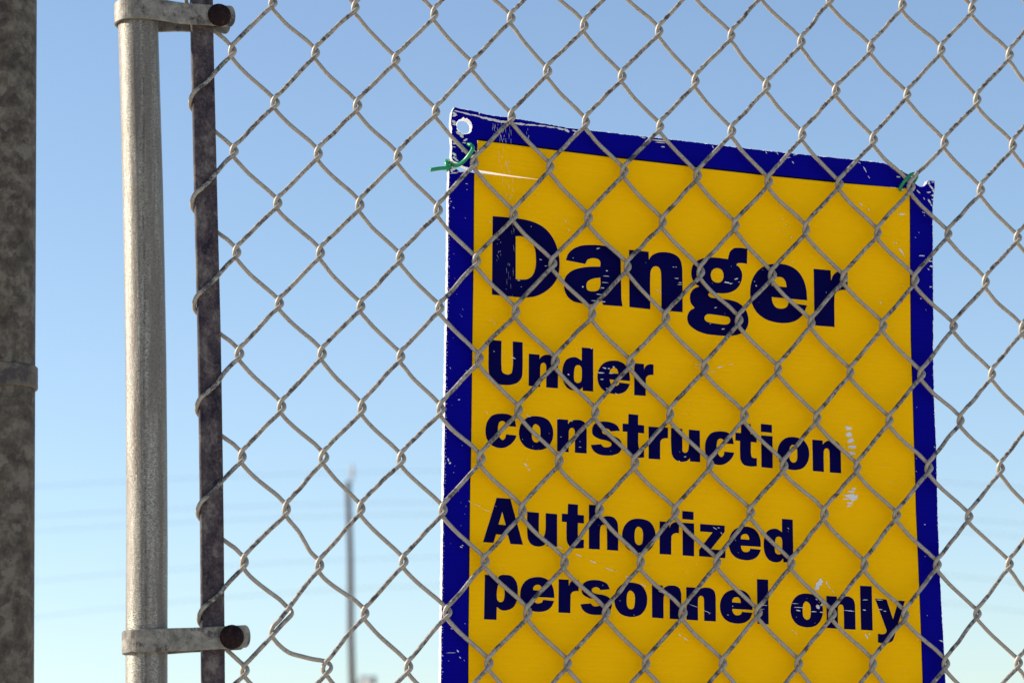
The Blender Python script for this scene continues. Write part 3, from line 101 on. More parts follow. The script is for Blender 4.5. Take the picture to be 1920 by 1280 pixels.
# ------------------------------------------------------------ helpers
def col(o): scene.collection.objects.link(o); return o
def empty(name, loc, label, cat, group=None, ry=0):
    o = col(bpy.data.objects.new(name, None)); o.location = loc; o.rotation_euler = (0, ry, 0)
    o.empty_display_size = .05; o['label'] = label; o['category'] = cat
    if group: o['group'] = group
    return o
def tag(o, label, cat, group=None):
    o['label'] = label; o['category'] = cat
    if group: o['group'] = group
    return o
def mesh(name, v, f, mat, parent=None, smooth=False, off=(0, 0, 0), attr=None):
    """v in world metres (or in the parent's frame when off is (0,0,0) and the parent is rotated)"""
    v = np.asarray(v, float) - np.asarray(off, float)
    me = bpy.data.meshes.new(name); me.from_pydata(v.tolist(), [], [tuple(q) for q in f]); me.update()
    me.materials.append(mat)
    if smooth: me.polygons.foreach_set('use_smooth', [True] * len(me.polygons))
    if attr is not None:
        a = me.attributes.new('wear', 'FLOAT', 'POINT'); a.data.foreach_set('value', np.asarray(attr, np.float32))
    o = col(bpy.data.objects.new(name, me))
    if parent: o.parent = parent
    return o
def catmull(P, n):
    """centripetal spline through the points, n steps per span"""
    P = np.asarray(P, float); Q = np.vstack([2 * P[0] - P[1], P, 2 * P[-1] - P[-2]])
    p0, p1, p2, p3 = Q[:-3], Q[1:-2], Q[2:-1], Q[3:]
    d = lambda a, b_: np.maximum(np.linalg.norm(b_ - a, axis=1), 1e-9)[:, None] ** .5
    t1 = d(p0, p1); t2 = t1 + d(p1, p2); t3 = t2 + d(p2, p3); out = []
    for s in range(n):
        t = t1 + (t2 - t1) * s / n
        A1 = (t1 - t) / t1 * p0 + t / t1 * p1; A2 = (t2 - t) / (t2 - t1) * p1 + (t - t1) / (t2 - t1) * p2; A3 = (t3 - t) / (t3 - t2) * p2 + (t - t2) / (t3 - t2) * p3
        B1 = (t2 - t) / t2 * A1 + t / t2 * A2; B2 = (t3 - t) / (t3 - t1) * A2 + (t - t1) / (t3 - t1) * A3
        out.append((t2 - t) / (t2 - t1) * B1 + (t - t1) / (t2 - t1) * B2)
    out = np.stack(out, 1).reshape(-1, P.shape[1]); return np.vstack([out, P[-1:]])
def tube(P, r, n=10, ref=(0, 1, 0), caps=True, jitter=0):
    P = np.asarray(P, float); T = np.gradient(P, axis=0); T /= np.linalg.norm(T, axis=1)[:, None] + 1e-12
    N = np.cross(np.asarray(ref, float), T); N /= np.linalg.norm(N, axis=1)[:, None] + 1e-12
    Bn = np.cross(T, N); a = np.linspace(0, 2 * np.pi, n, endpoint=False)
    rr = np.broadcast_to(np.asarray(r, float), (len(P),)) * (1 + jitter * rng.randn(len(P)))
    V = P[:, None] + rr[:, None, None] * (np.cos(a)[None, :, None] * N[:, None] + np.sin(a)[None, :, None] * Bn[:, None])
    V = V.reshape(-1, 3); F = []
    for i in range(len(P) - 1):
        for k in range(n):
            k2 = (k + 1) % n; F.append((i * n + k, i * n + k2, (i + 1) * n + k2, (i + 1) * n + k))
    if caps: F.append(tuple(range(n - 1, -1, -1))); F.append(tuple((len(P) - 1) * n + k for k in range(n)))
    return V, F
def join(parts):
    V, F, o = [], [], 0
    for v, f in parts:
        V.append(np.asarray(v, float)); F += [tuple(i + o for i in q) for q in f]; o += len(v)
    return np.vstack(V), F
def box(c, s):
    x, y, z = c; a, b_, d = [q / 2 for q in s]
    v = [(x + i * a, y + j * b_, z + k * d) for i in (-1, 1) for j in (-1, 1) for k in (-1, 1)]
    return v, [(0, 1, 3, 2), (4, 6, 7, 5), (0, 4, 5, 1), (2, 3, 7, 6), (0, 2, 6, 4), (1, 5, 7, 3)]
def fill2d(name, contours, mat, parent, y0, thick=0, zoff=0, bevel=0):
    """flat filled outline (mm, x right / y up) standing in the x-z plane of the parent, front face at y0 (m)"""
    cu = bpy.data.curves.new(name, 'CURVE'); cu.dimensions = '2D'; cu.fill_mode = 'BOTH' if thick else 'FRONT'
    cu.extrude = thick / 2
    for c in contours:
        s = cu.splines.new('POLY'); s.points.add(len(c) - 1); s.use_cyclic_u = True
        for p, q in zip(s.points, c): p.co = (q[0] * .001, q[1] * .001 + zoff, 0, 1)
    t = bpy.data.objects.new(name, cu); scene.collection.objects.link(t)
    dg = bpy.context.evaluated_depsgraph_get(); me = bpy.data.meshes.new_from_object(t.evaluated_get(dg))
    bpy.data.objects.remove(t); bpy.data.curves.remove(cu)
    for v in me.vertices:
        x, y, z = v.co; v.co = (x, y0 + thick / 2 - z, y)
    me.name = name; me.materials.clear(); me.materials.append(mat); me.update()
    o = col(bpy.data.objects.new(name, me)); o.parent = parent; return o
def smooth_contour(c, n=6):
    """points with a corner flag; runs between corners are rounded"""
    k = len(c); cs = [i for i in range(k) if c[i][2]]
    P = [np.array(p[:2], float) for p in c]
    if not cs:
        Q = P + P[:3]; out = []
        Q = [P[-1]] + P + [P[0], P[1]]
        for i in range(1, k + 1):
            a, b_, d, e = Q[i - 1:i + 3]
            for s in range(n):
                t = s / n; out.append(.5 * ((2 * b_) + (-a + d) * t + (2 * a - 5 * b_ + 4 * d - e) * t * t + (-a + 3 * b_ - 3 * d + e) * t ** 3))
        return out
    out = []
    for ii, s in enumerate(cs):
        e = cs[(ii + 1) % len(cs)]; run = [s]; j = s
        while True:
            j = (j + 1) % k; run.append(j)
            if j == e: break
        R = [P[q] for q in run]
        if len(R) == 2: out.append(R[0])
        else:
            # centripetal spline so that long straight runs do not bulge
            Q = [2 * R[0] - R[1]] + R + [2 * R[-1] - R[-2]]
            for i in range(1, len(Q) - 2):
                p0, p1, p2, p3 = Q[i - 1:i + 3]
                t0 = 0; t1 = t0 + max(np.linalg.norm(p1 - p0), 1e-3) ** .5; t2 = t1 + max(np.linalg.norm(p2 - p1), 1e-3) ** .5; t3 = t2 + max(np.linalg.norm(p3 - p2), 1e-3) ** .5
                for s_ in range(n):
                    t = t1 + (t2 - t1) * s_ / n
                    A1 = (t1 - t) / (t1 - t0) * p0 + (t - t0) / (t1 - t0) * p1; A2 = (t2 - t) / (t2 - t1) * p1 + (t - t1) / (t2 - t1) * p2
                    A3 = (t3 - t) / (t3 - t2) * p2 + (t - t2) / (t3 - t2) * p3
                    B1 = (t2 - t) / (t2 - t0) * A1 + (t - t0) / (t2 - t0) * A2; B2 = (t3 - t) / (t3 - t1) * A2 + (t - t1) / (t3 - t1) * A3
                    out.append((t2 - t) / (t2 - t1) * B1 + (t - t1) / (t2 - t1) * B2)
    return out
# ------------------------------------------------------------ materials
class M:
    def __init__(s, name, rough=.5, metal=0, spec=.5):
        s.m = bpy.data.materials.new(name); s.m.use_nodes = True; s.t = s.m.node_tree
        s.b = s.t.nodes['Principled BSDF']; s.b.inputs['Roughness'].default_value = rough
        s.b.inputs['Metallic'].default_value = metal; s.b.inputs['Specular IOR Level'].default_value = spec
        s.tc = s.t.nodes.new('ShaderNodeTexCoord')
    def L(s, a, b_): s.t.links.new(a, b_)
    def co(s, scale=(1, 1, 1)):
        n = s.t.nodes.new('ShaderNodeMapping'); n.inputs['Scale'].default_value = scale; s.L(s.tc.outputs['Object'], n.inputs[0]); return n.outputs[0]
    def noise(s, scale, xyz=(1, 1, 1), detail=4, rough=.55, dist=0):
        n = s.t.nodes.new('ShaderNodeTexNoise'); n.inputs['Scale'].default_value = scale; n.inputs['Detail'].default_value = detail
        n.inputs['Roughness'].default_value = rough; n.inputs['Distortion'].default_value = dist; s.L(s.co(xyz), n.inputs['Vector']); return n.outputs['Fac']
    def voro(s, scale, xyz=(1, 1, 1), out='Color'):
        n = s.t.nodes.new('ShaderNodeTexVoronoi'); n.inputs['Scale'].default_value = scale; s.L(s.co(xyz), n.inputs['Vector']); return n.outputs[out]
    def ramp(s, fac, stops):
        n = s.t.nodes.new('ShaderNodeValToRGB'); e = n.color_ramp.elements
        for i, (p, c) in enumerate(stops):
            q = e[i] if i < 2 else e.new(p)
            q.position = p; q.color = (c if isinstance(c, tuple) else (c, c, c)) + (1,)
        s.L(fac, n.inputs[0]); return n.outputs[0]
    def mix(s, fac, a, b_, mode='MIX'):
        n = s.t.nodes.new('ShaderNodeMix'); n.data_type = 'RGBA'; n.blend_type = mode
        for sock, v in ((n.inputs[0], fac), (n.inputs[6], a), (n.inputs[7], b_)):
            if isinstance(v, (int, float)): sock.default_value = v
            elif isinstance(v, tuple): sock.default_value = v + (1,)
            else: s.L(v, sock)
        return n.outputs[2]
    def math(s, op, a, b_=0, c=0):
        n = s.t.nodes.new('ShaderNodeMath'); n.operation = op
        for sock, v in zip(n.inputs, (a, b_, c)):
            if isinstance(v, (int, float)): sock.default_value = v
            else: s.L(v, sock)
        return n.outputs[0]
    def xyz(s, i):
        n = s.t.nodes.new('ShaderNodeSeparateXYZ'); s.L(s.tc.outputs['Object'], n.inputs[0]); return n.outputs[i]
    def bump(s, h, strength=.3, dist=.001):
        n = s.t.nodes.new('ShaderNodeBump'); n.inputs['Strength'].default_value = strength; n.inputs['Distance'].default_value = dist
        s.L(h, n.inputs['Height']); s.L(n.outputs[0], s.b.inputs['Normal'])
    def base(s, c):
        if isinstance(c, tuple): s.b.inputs['Base Color'].default_value = c + (1,)
        else: s.L(c, s.b.inputs['Base Color'])
    def translucent(s, fac, col):
        t = s.t.nodes.new('ShaderNodeBsdfTranslucent'); mx = s.t.nodes.new('ShaderNodeMixShader'); out = s.t.nodes['Material Output']
        if isinstance(col, tuple): t.inputs[0].default_value = col + (1,)
        else: s.L(col, t.inputs[0])
        mx.inputs[0].default_value = fac; s.L(s.b.outputs[0], mx.inputs[1]); s.L(t.outputs[0], mx.inputs[2]); s.L(mx.outputs[0], out.inputs[0])
    def rough(s, c): s.L(c, s.b.inputs['Roughness'])

def mat_wire():
    k = M('weathered_wire', .55, .25)
    at = k.t.nodes.new('ShaderNodeAttribute'); at.attribute_name = 'wear'
    n = k.noise(160, detail=5, rough=.7); f = k.noise(900, detail=3)
    c = k.mix(n, (.225, .195, .160), (.46, .41, .345))
    c = k.mix(k.ramp(f, [(.54, 0.), (.70, .75)]), c, (.10, .08, .07))
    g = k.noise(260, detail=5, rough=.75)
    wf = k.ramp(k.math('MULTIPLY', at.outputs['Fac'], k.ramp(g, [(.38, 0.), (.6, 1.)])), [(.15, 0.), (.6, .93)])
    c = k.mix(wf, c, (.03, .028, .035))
    k.base(c); k.bump(f, .35, .0004); return k.m
def mat_pipe():
    k = M('galvanised_pipe', .42, .5)
    a = k.noise(700, (1, 1, 2.6), detail=3, rough=.6, dist=1.0)      # fine wrinkles of the zinc skin
    st = k.noise(130, (1, 1, .06), detail=5, rough=.7)                 # long streaks
    pa = k.noise(14, (1, 1, .5), detail=4, rough=.65)
    c = k.mix(k.ramp(a, [(.36, 0.), (.64, 1.)]), (.095, .082, .065), (.45, .42, .36))
    c = k.mix(k.math('MULTIPLY', k.ramp(st, [(.42, 1.), (.58, 0.)]), .7), c, (.13, .105, .085))
    c = k.mix(k.math('MULTIPLY', k.ramp(pa, [(.5, 0.), (.75, 1.)]), .35), c, (.10, .08, .08))
    # weld seam: a dark broken line down the pipe
    x = k.math('ABSOLUTE', k.math('SUBTRACT', k.xyz(0), k.math('MULTIPLY_ADD', k.noise(6, (0, 0, 1), detail=2), .007, -.0056)))
    sm = k.math('MULTIPLY', k.ramp(k.math('MULTIPLY', x, 1000), [(0.2, 1.), (2.4, 0.)]), k.ramp(k.noise(210, (1, 1, .45), detail=5, rough=.8), [(.44, 0.), (.56, 1.)]))
    c = k.mix(k.math('MULTIPLY', sm, .55), c, (.035, .022, .02))
    k.base(c); k.bump(a, .8, .0006); return k.m
def mat_post():
    k = M('old_zinc_post', .7, .15)
    wp = k.t.nodes.new('ShaderNodeTexNoise'); wp.inputs['Scale'].default_value = 120; wp.inputs['Detail'].default_value = 4; k.L(k.co(), wp.inputs['Vector'])
    vm = k.t.nodes.new('ShaderNodeVectorMath'); vm.operation = 'MULTIPLY_ADD'; k.L(wp.outputs['Color'], vm.inputs[0]); vm.inputs[1].default_value = (.012, .012, .012); k.L(k.tc.outputs['Object'], vm.inputs[2])
    vn = k.t.nodes.new('ShaderNodeTexVoronoi'); vn.inputs['Scale'].default_value = 150; k.L(vm.outputs[0], vn.inputs['Vector']); v = vn.outputs['Color']; d = k.noise(85, detail=6, rough=.75); d2 = k.noise(420, detail=4, rough=.7)
    bw = k.t.nodes.new('ShaderNodeRGBToBW'); k.L(v, bw.inputs[0])
    mixv = k.math('MULTIPLY_ADD', bw.outputs[0], .17, k.math('MULTIPLY', d, .85))
    c = k.ramp(mixv, [(.38, (.034, .024, .017)), (.50, (.072, .056, .040)), (.63, (.145, .122, .092))])
    c = k.mix(k.ramp(d2, [(.60, 0.), (.72, .8)]), c, (.025, .017, .015))
    c = k.mix(k.ramp(k.noise(22, (1, 1, .6), detail=4), [(.62, 0.), (.75, .6)]), c, (.10, .055, .03))
    k.base(c); k.bump(d2, .3, .0004); return k.m
def mat_bar():
    k = M('dark_flat_steel', .65, .0, .2)
    n = k.noise(75, (1, 1, .7), detail=8, rough=.8, dist=.2); f = k.noise(500, detail=4, rough=.8)
    c = k.ramp(n, [(.38, (.014, .009, .020)), (.52, (.060, .044, .048)), (.66, (.17, .145, .13))])
    c = k.mix(k.ramp(f, [(.55, 0.), (.75, .6)]), c, (.20, .16, .14)); c = k.mix(k.ramp(f, [(.28, .7), (.42, 0.)]), c, (.012, .01, .018))
    k.base(c); k.bump(f, .3, .0004); return k.m
def mat_band():
    k = M('zinc_band', .6, .25)
    n = k.noise(110, detail=6, rough=.75); f = k.noise(420, detail=3); bl = k.noise(75, detail=5, rough=.75)
    c = k.mix(k.ramp(n, [(.35, 0.), (.65, 1.)]), (.10, .088, .072), (.30, .27, .225))
    c = k.mix(k.ramp(f, [(.62, 0.), (.70, .8)]), c, (.05, .04, .04)); c = k.mix(k.ramp(bl, [(.53, 0.), (.62, .85)]), c, (.04, .028, .03))
    k.base(c); k.bump(n, .35, .0006); return k.m
def mat_rust():
    k = M('rusted_bolt', .75, .0, .15); n = k.noise(260, detail=5, rough=.75)
    k.base(k.ramp(n, [(.38, (.006, .003, .006)), (.56, (.018, .007, .007)), (.74, (.11, .045, .028))])); k.bump(n, .8, .0008); return k.m
def mat_print(name, c, c2, rough=.5, flute=True, spec=.03, trans=0):
    k = M(name, rough, 0, spec)
    n = k.noise(9, (1, 1, 3), detail=4); s = k.noise(60, (.05, 1, 9), detail=3, rough=.7)
    cc = k.mix(k.math('MULTIPLY_ADD', s, .7, k.math('MULTIPLY', n, .3)), c, c2); k.base(cc)
    if trans: k.translucent(trans, cc)
    if flute:
        wv = k.t.nodes.new('ShaderNodeTexWave'); wv.wave_type = 'BANDS'; wv.bands_direction = 'Z'; wv.inputs['Scale'].default_value = 90
        wv.inputs['Distortion'].default_value = .6; k.L(k.co(), wv.inputs['Vector']); k.bump(k.math('ADD', wv.outputs['Fac'], k.math('MULTIPLY', s, 1.5)), .16, .0004)
    return k.m
def mat_plain(name, c, rough=.5, metal=0, c2=None, sc=200):
    k = M(name, rough, metal); n = k.noise(sc, detail=4, rough=.65)
    k.base(k.mix(n, c, c2 or tuple(q * 1.3 for q in c))); k.bump(n, .15, .0004); return k.m

WIRE, PIPE_M, POST_M, BAR_M, BAND_M, RUST = mat_wire(), mat_pipe(), mat_post(), mat_bar(), mat_band(), mat_rust()
YEL_M = mat_print('yellow_print', (.80, .43, .0003), (.88, .48, .0006), trans=.12)
BLUE_M = mat_print('blue_print', (.0012, .0004, .21), (.002, .0008, .26), .5)
INK_M = mat_print('navy_ink', (.0010, .0004, .048), (.0016, .0008, .066), .5)
KEY_M = mat_print('overprint', (.002, .001, .018), (.003, .002, .022), .4, False)
def mat_board():
    k = M('white_board', .6, 0, .2); c = k.mix(k.noise(300, detail=4), (.74, .71, .66), (.86, .83, .79)); k.base(c); k.translucent(.72, (.98, .96, .93)); return k.m
BOARD_M = mat_board()
CHIP_M = mat_plain('bared_white_plastic', (.62, .60, .58), .6, c2=(.82, .80, .78), sc=900)
GREEN_M = mat_plain('green_plastic_coat', (.0, .22, .075), .35, c2=(.004, .28, .10), sc=120)
# ------------------------------------------------------------ ground
def ground():
    k = M('dry_sandy_ground', .95, 0, .2); n = k.noise(.15, detail=6, rough=.6); f = k.noise(18, detail=5, rough=.7)
    c = k.mix(n, (.60, .53, .43), (.72, .65, .54)); c = k.mix(k.ramp(f, [(.55, 0.), (.7, .5)]), c, (.20, .16, .12)); k.base(c); k.bump(f, .5, .02)
    R = [0, 3, 8, 20, 60, 200, 800, 3000]; v = [(0, 0, 0)]; f_ = []; S = 48
    for r_ in R[1:]:
        v += [(r_ * math.cos(2 * math.pi * i / S), r_ * math.sin(2 * math.pi * i / S), 0) for i in range(S)]
    for i in range(S): f_.append((0, 1 + i, 1 + (i + 1) % S))
    for q in range(len(R) - 2):
        o = 1 + q * S
        for i in range(S): j = (i + 1) % S; f_.append((o + i, o + S + i, o + S + j, o + j))
    o = mesh('ground', v, f_, k.m); o['kind'] = 'structure'; return o
ground()
# ------------------------------------------------------------ gate leaf: frame, bar, bands, wire mesh
GATE = (-.2640, 0, 0)
gate = empty('chain_link_gate', GATE, 'galvanised chain link gate of tan wire, hung from a thin round pipe', 'chain link gate')
PR = .0139
px_ = [(a / 1e4, b_ / 1e4) for a, b_ in PIPE]
zt, zb = 2.50, .06
def xat(T, z):
    T = sorted(T, key=lambda q: q[1]); return float(np.interp(z, [q[1] for q in T], [q[0] for q in T]))
def line(T, z0, z1, n=40): return [(xat(T, z), 0, z) for z in np.linspace(z0, z1, n)]
v, f = tube(line(px_, zb + .02, zt - .02), PR, 32, caps=False)
xr = 1.46
corner = lambda x0, z0, sx, sz: [(x0 + sx * .02 * (1 - math.cos(a)), 0, z0 + sz * .02 * math.sin(a)) for a in np.linspace(0, math.pi / 2, 7)]
xl_t, xl_b = xat(px_, zt), xat(px_, zb)
loop_t = corner(xl_t, zt - .02, 1, 1) + [(x, 0, zt) for x in np.linspace(xl_t + .05, xr - .05, 12)] + corner(xr, zt - .02, -1, 1)[::-1] + [(xr, 0, z) for z in np.linspace(zt - .06, zb + .06, 20)] + corner(xr, zb + .02, -1, -1) + [(x, 0, zb) for x in np.linspace(xr - .05, xl_b + .05, 12)] + corner(xl_b, zb + .02, 1, -1)[::-1]
v2, f2 = tube(loop_t, PR, 20)
V, F = join([(v, f), (v2, f2)])
mesh('frame_pipe', V, F, PIPE_M, gate, True, GATE)
# flat tension bar
bx = [(a / 1e4, b_ / 1e4) for a, b_ in BAR]
BW, BT = .0079, .0024
v, f = [], []
Z = np.linspace(.12, 2.46, 70)
for z in Z:
    x = xat(bx, z); c = .0007
    ring = [(-BW + c, -BT), (BW - c, -BT), (BW, -BT + c), (BW, BT - c), (BW - c, BT), (-BW + c, BT), (-BW, BT - c), (-BW, -BT + c)]
    v += [(x + p, q, z) for p, q in ring]
for i in range(len(Z) - 1):
    for k in range(8): k2 = (k + 1) % 8; f.append((i * 8 + k, i * 8 + k2, i * 8 + 8 + k2, i * 8 + 8 + k))
f += [tuple(range(7, -1, -1)), tuple((len(Z) - 1) * 8 + k for k in range(8))]
mesh('tension_bar', v, f, BAR_M, gate, False, GATE)
# tension bands with their carriage bolts
def band(z_pipe, z_tip, tip_x, bolt_x, label, sep=.0082, hh=.0076):
    cx = xat(px_, z_pipe); R = PR + .0014; t = .0011
    cen = []                                                # centre line seen from above, front leg tip -> round the pipe -> back leg tip
    yb = sep
    front = [(tip_x, -yb), (tip_x - .012, -yb), (tip_x - .03, -yb - .0002), (cx + .028, -yb - .001), (cx + .018, -R + .0028), (cx + .009, -R + .0004)]
    arc = [(cx + R * math.cos(a), R * math.sin(a)) for a in np.radians(np.linspace(-88, -272, 26))]
    back = [(x, -y) for x, y in front][::-1]
    P2 = np.array(front + arc + back); V, F = [], []
    T = np.gradient(P2, axis=0); T /= np.linalg.norm(T, axis=1)[:, None]; N = np.c_[-T[:, 1], T[:, 0]]
    n = len(P2)
    for i in range(n):
        x, y = P2[i]; u_ = min(1, max(0, (x - cx) / (tip_x - cx))); zc = z_pipe + (z_tip - z_pipe) * u_
        h = hh
        c = .0005
        prof = [(-t, -h + c), (-t, h - c), (-t + c, h), (t - c, h), (t, h - c), (t, -h + c), (t - c, -h), (-t + c, -h)]
        for o_, z_ in prof: V.append((x + N[i, 0] * o_, y + N[i, 1] * o_, zc + z_))
    for i in range(n - 1):
        for k in range(8): k2 = (k + 1) % 8; F.append((i * 8 + k, i * 8 + 8 + k, i * 8 + 8 + k2, i * 8 + k2))
    # rounded ends
    parts = [(V, F)]
    for sgn in (-1, 1):
        vv, ff = [], []; m_ = 12
        for s2 in (-t, t):
            vv.append((tip_x, sgn * yb + s2, z_tip - hh)); 
            for q in range(m_ + 1):
                a = -math.pi / 2 + math.pi * q / m_
                vv.append((tip_x + .0042 * max(0, math.cos(a)) ** .8, sgn * yb + s2, z_tip + hh * math.sin(a)))
        k = m_ + 2
        ff.append(tuple(range(k))); ff.append(tuple(range(2 * k - 1, k - 1, -1)))
        for q in range(k): ff.append((q, k + q, k + (q + 1) % k, (q + 1) % k))
        parts.append((vv, ff))
    V, F = join(parts)
    bnd = mesh('tension_band', V, F, BAND_M, gate, False, GATE); bnd['label'] = label
    me = bnd.data
    me.polygons.foreach_set('use_smooth', [False] * len(me.polygons))
    # dome head, shank and nut
    zc = z_pipe + (z_tip - z_pipe) * (bolt_x - cx) / (tip_x - cx); y0 = -yb - t; V, F = [], []; S = 28; r0 = .0082
    prof = [(r0, 0), (r0, .0010), (r0 * .96, .0019), (r0 * .86, .0028), (r0 * .68, .0037), (r0 * .45, .0043), (r0 * .2, .0046)]
    for rr, hh_ in prof:
        for k in range(S):
            a = 2 * math.pi * k / S; V.append((bolt_x + rr * math.cos(a), y0 - hh_, zc + rr * math.sin(a)))
    for i in range(len(prof) - 1):
        for k in range(S): k2 = (k + 1) % S; F.append((i * S + k, i * S + k2, (i + 1) * S + k2, (i + 1) * S + k))
    F.append(tuple((len(prof) - 1) * S + k for k in range(S))); F.append(tuple(range(S - 1, -1, -1)))
    sh = tube([(bolt_x, y0, zc), (bolt_x, yb + .008, zc)], .0036, 12, ref=(0, 0, 1))
    nut = tube([(bolt_x, yb + t, zc), (bolt_x, yb + t + .005, zc)], .0068, 6, ref=(0, 0, 1))
    V, F = join([(V, F), sh, nut])
    b_ = mesh('carriage_bolt', V, F, RUST, bnd, True, GATE)
    a_ = b_.modifiers.new('e', 'EDGE_SPLIT'); a_.split_angle = math.radians(50)
band(2.1745, 2.1752, -.2042, -.2116, 'upper pipe clamp with blotched grey zinc and a black bolt head')
band(1.7372, 1.7403, -.1985, -.2072, 'lower pipe clamp with pitted grey zinc and a rusty bolt head')
# ---- the woven wire
KM = {k: [(a / 10., b_ / 10.) for a, b_ in l] for k, l in KNOTS.items()}
G0 = np.array(GRID)
def model(k, j):
    vv = j + (.5 if k % 2 else 0); return G0[0] + k * G0[1] + vv * G0[2]
def knot(k, j):
    l = KM.get(min(k, 22)); kk = min(k, 22)
    if k <= 22 and 0 <= j < len(l): return np.array(l[j])
    if k <= 22:
        jj = 0 if j < 0 else len(l) - 1
        if (kk, jj) in ((2, 6),): off = np.array((0., 0.))
        else: off = np.array(l[jj]) - model(kk, jj)
        fade = .75 ** (abs(j - jj) - 1) if k else 1
        return model(k, j) + off * fade + jit[k, j % 40] * (1 if k else 0)
    return model(k, j) + jit[k % 80, j % 40]
jit = rng.randn(80, 40, 2) * .35
EC = {(2, 6): (1.9, 4.2), (3, 6): (2.7, 4.6), (3, 4): (2.3, 4.3), (1, 3): (1.9, 4.0), (2, 4): (1.8, 4.2), (9, 0): (2.0, 4.2)}
SH = {(2, 6): (-5.0, -7.0, 5.6, 5.6)}
ecj = rng.rand(80, 40, 2)
H, WR = 1.66, 1.56
def ec(k, j):
    if (k, j) in EC: return EC[k, j]
    a = ecj[k % 80, j % 40]; return 1.45 + .45 * a[0], 3.7 + .7 * a[1]
def turnL(k, j):
    c = knot(k, j); e, d = ec(k, j)
    if k == 0:
        c = c + (0, 1.0)
        return [(c[0] + 8, c[1] + 8.2, -4.3), (c[0] + 2.3, c[1] + 3.4, -4.0), (c[0] + .4, c[1] + .4, -2.4), (c[0], c[1] - 2.6, 0), (c[0] + .8, c[1] - 5.6, 3.2), (c[0] + 3.6, c[1] - 9, 4.3), (c[0] + 15, c[1] - 19.6, 4.0)]
    if (k, j) in SH: c = c + np.array(SH[k, j][:2])
    x, z = e / 1.65, d / 4.0
    return [(c[0] + o[0] * (x if abs(o[1]) < 4 else 1), c[1] + o[1] * z, o[2] * H) for o in
            ((5.2, 8.7, -1), (1.9, 5.2, -1), (-.75, 2.6, -.85), (-1.65, -.6, 0), (-1.2, -3.3, .8), (.7, -5.8, 1), (3.0, -8.5, 1))]
def turnR(k, j):
    c = knot(k, j); e, d = ec(k, j)
    if (k, j) in SH: c = c + np.array(SH[k, j][2:])
    x, z = e / 1.65, d / 4.0
    return [(c[0] + o[0] * (x if abs(o[1]) < 3 else 1), c[1] + o[1] * z, o[2] * H) for o in
            (((-6.0, 8.2, 1), (-1.6, 4.1, 1)) if (k, j) != (3, 6) else ((-9.5, 4.6, 1), (-2.5, 3.6, 1))) + ((.8, 2.2, .7), (1.65, .1, 0), (1.2, -2.0, -.8), (-.8, -4.1, -1), (-5.4, -8.3, -1))]
BOW = {(2, 6, 'b'): (-.3, -2.4), (2, 5, 'b'): (.9, .6)}
parts_v, parts_f, wear, vo = [], [], [], 0
NS = 8
jmin, jmax = -4, 29
for p in range(0, 58):
    path, wr_ = [], []
    for j in range(jmin, jmax):
        A = turnL(p, j); jr = j if p % 2 == 0 else j + 1
        Bt = turnR(p + 1, jr); C = turnL(p, j + 1)
        a, b_ = np.array(A[-1]), np.array(Bt[0])
        bw = BOW.get((p, j, 'b'), (-.4 + .16 * rng.randn(), -.35 + .16 * rng.randn()) if p else (-.1, 0))
        mb1 = a + (b_ - a) * .33 + (bw[0], bw[1], .25); mb2 = a + (b_ - a) * .68 + (bw[0] * .55, bw[1] * .55, .25)
        a2, b2 = np.array(Bt[-1]), np.array(C[0]); w2 = .16 * rng.randn(2)
        mf1 = a2 + (b2 - a2) * .36 + (w2[0] - .12, w2[0] * -.8 + .1, -.2 + .15 * rng.randn()); mf2 = a2 + (b2 - a2) * .72 + (w2[1] + .08, -w2[1] * .8 - .06, -.2)
        path += [*A, mb1, mb2, *Bt, mf1, mf2]
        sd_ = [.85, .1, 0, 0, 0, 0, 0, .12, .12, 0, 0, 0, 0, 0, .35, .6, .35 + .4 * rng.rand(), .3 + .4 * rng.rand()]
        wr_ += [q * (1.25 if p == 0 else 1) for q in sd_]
    path = np.array(path); P = catmull(path, 3); P = np.c_[P[:, 0], P[:, 2], P[:, 1]] * .001
    W_ = np.interp(np.arange(len(P)) / 3., np.arange(len(path)), wr_)
    bow = 0.0009 * np.sin(P[:, 2] * 3.1 + p * .22)             # the fabric is not quite flat
    if p > 0: P[:, 1] += bow * min(1, p / 4)
    v, f = tube(P, WR * .001, NS, jitter=.012)
    parts_v.append(v); parts_f += [tuple(i + vo for i in q) for q in f]; vo += len(v); wear.append(np.repeat(W_, NS))
mesh('wire_mesh', np.vstack(parts_v), parts_f, WIRE, gate, True, GATE, attr=np.concatenate(wear))
# ------------------------------------------------------------ post at the left
PX = -.3578
post = empty('fence_post', (PX, 0, 0), 'thick mottled dark grey steel post left of the thin pipe, cut by the picture edge', 'fence post')
v, f = tube([(PX, 0, z) for z in np.linspace(0, 2.62, 30)], .0200, 48)
pp = mesh('pipe', v, f, POST_M, post, True, (PX, 0, 0)); e_ = pp.modifiers.new('e', 'EDGE_SPLIT'); e_.split_angle = math.radians(50)
def collar(z0, z1, r0, r1, name, m_, lab):
    V, F = [], []; S = 56; pr = [(r0, z0), (r1 - .0006, z0), (r1, z0 + .0007), (r1, z1 - .0007), (r1 - .0006, z1), (r0, z1)]
    for r_, z in pr: V += [(PX + r_ * math.cos(2 * math.pi * k / S), r_ * math.sin(2 * math.pi * k / S), z) for k in range(S)]
    for i in range(5):
        for k in range(S): k2 = (k + 1) % S; F.append((i * S + k, i * S + k2, i * S + S + k2, i * S + S + k))
    o = mesh(name, V, F, m_, post, True, (PX, 0, 0)); e = o.modifiers.new('e', 'EDGE_SPLIT'); e.split_angle = math.radians(40); o['label'] = lab
BAND2 = mat_band(); BAND2.name = 'dull_band'
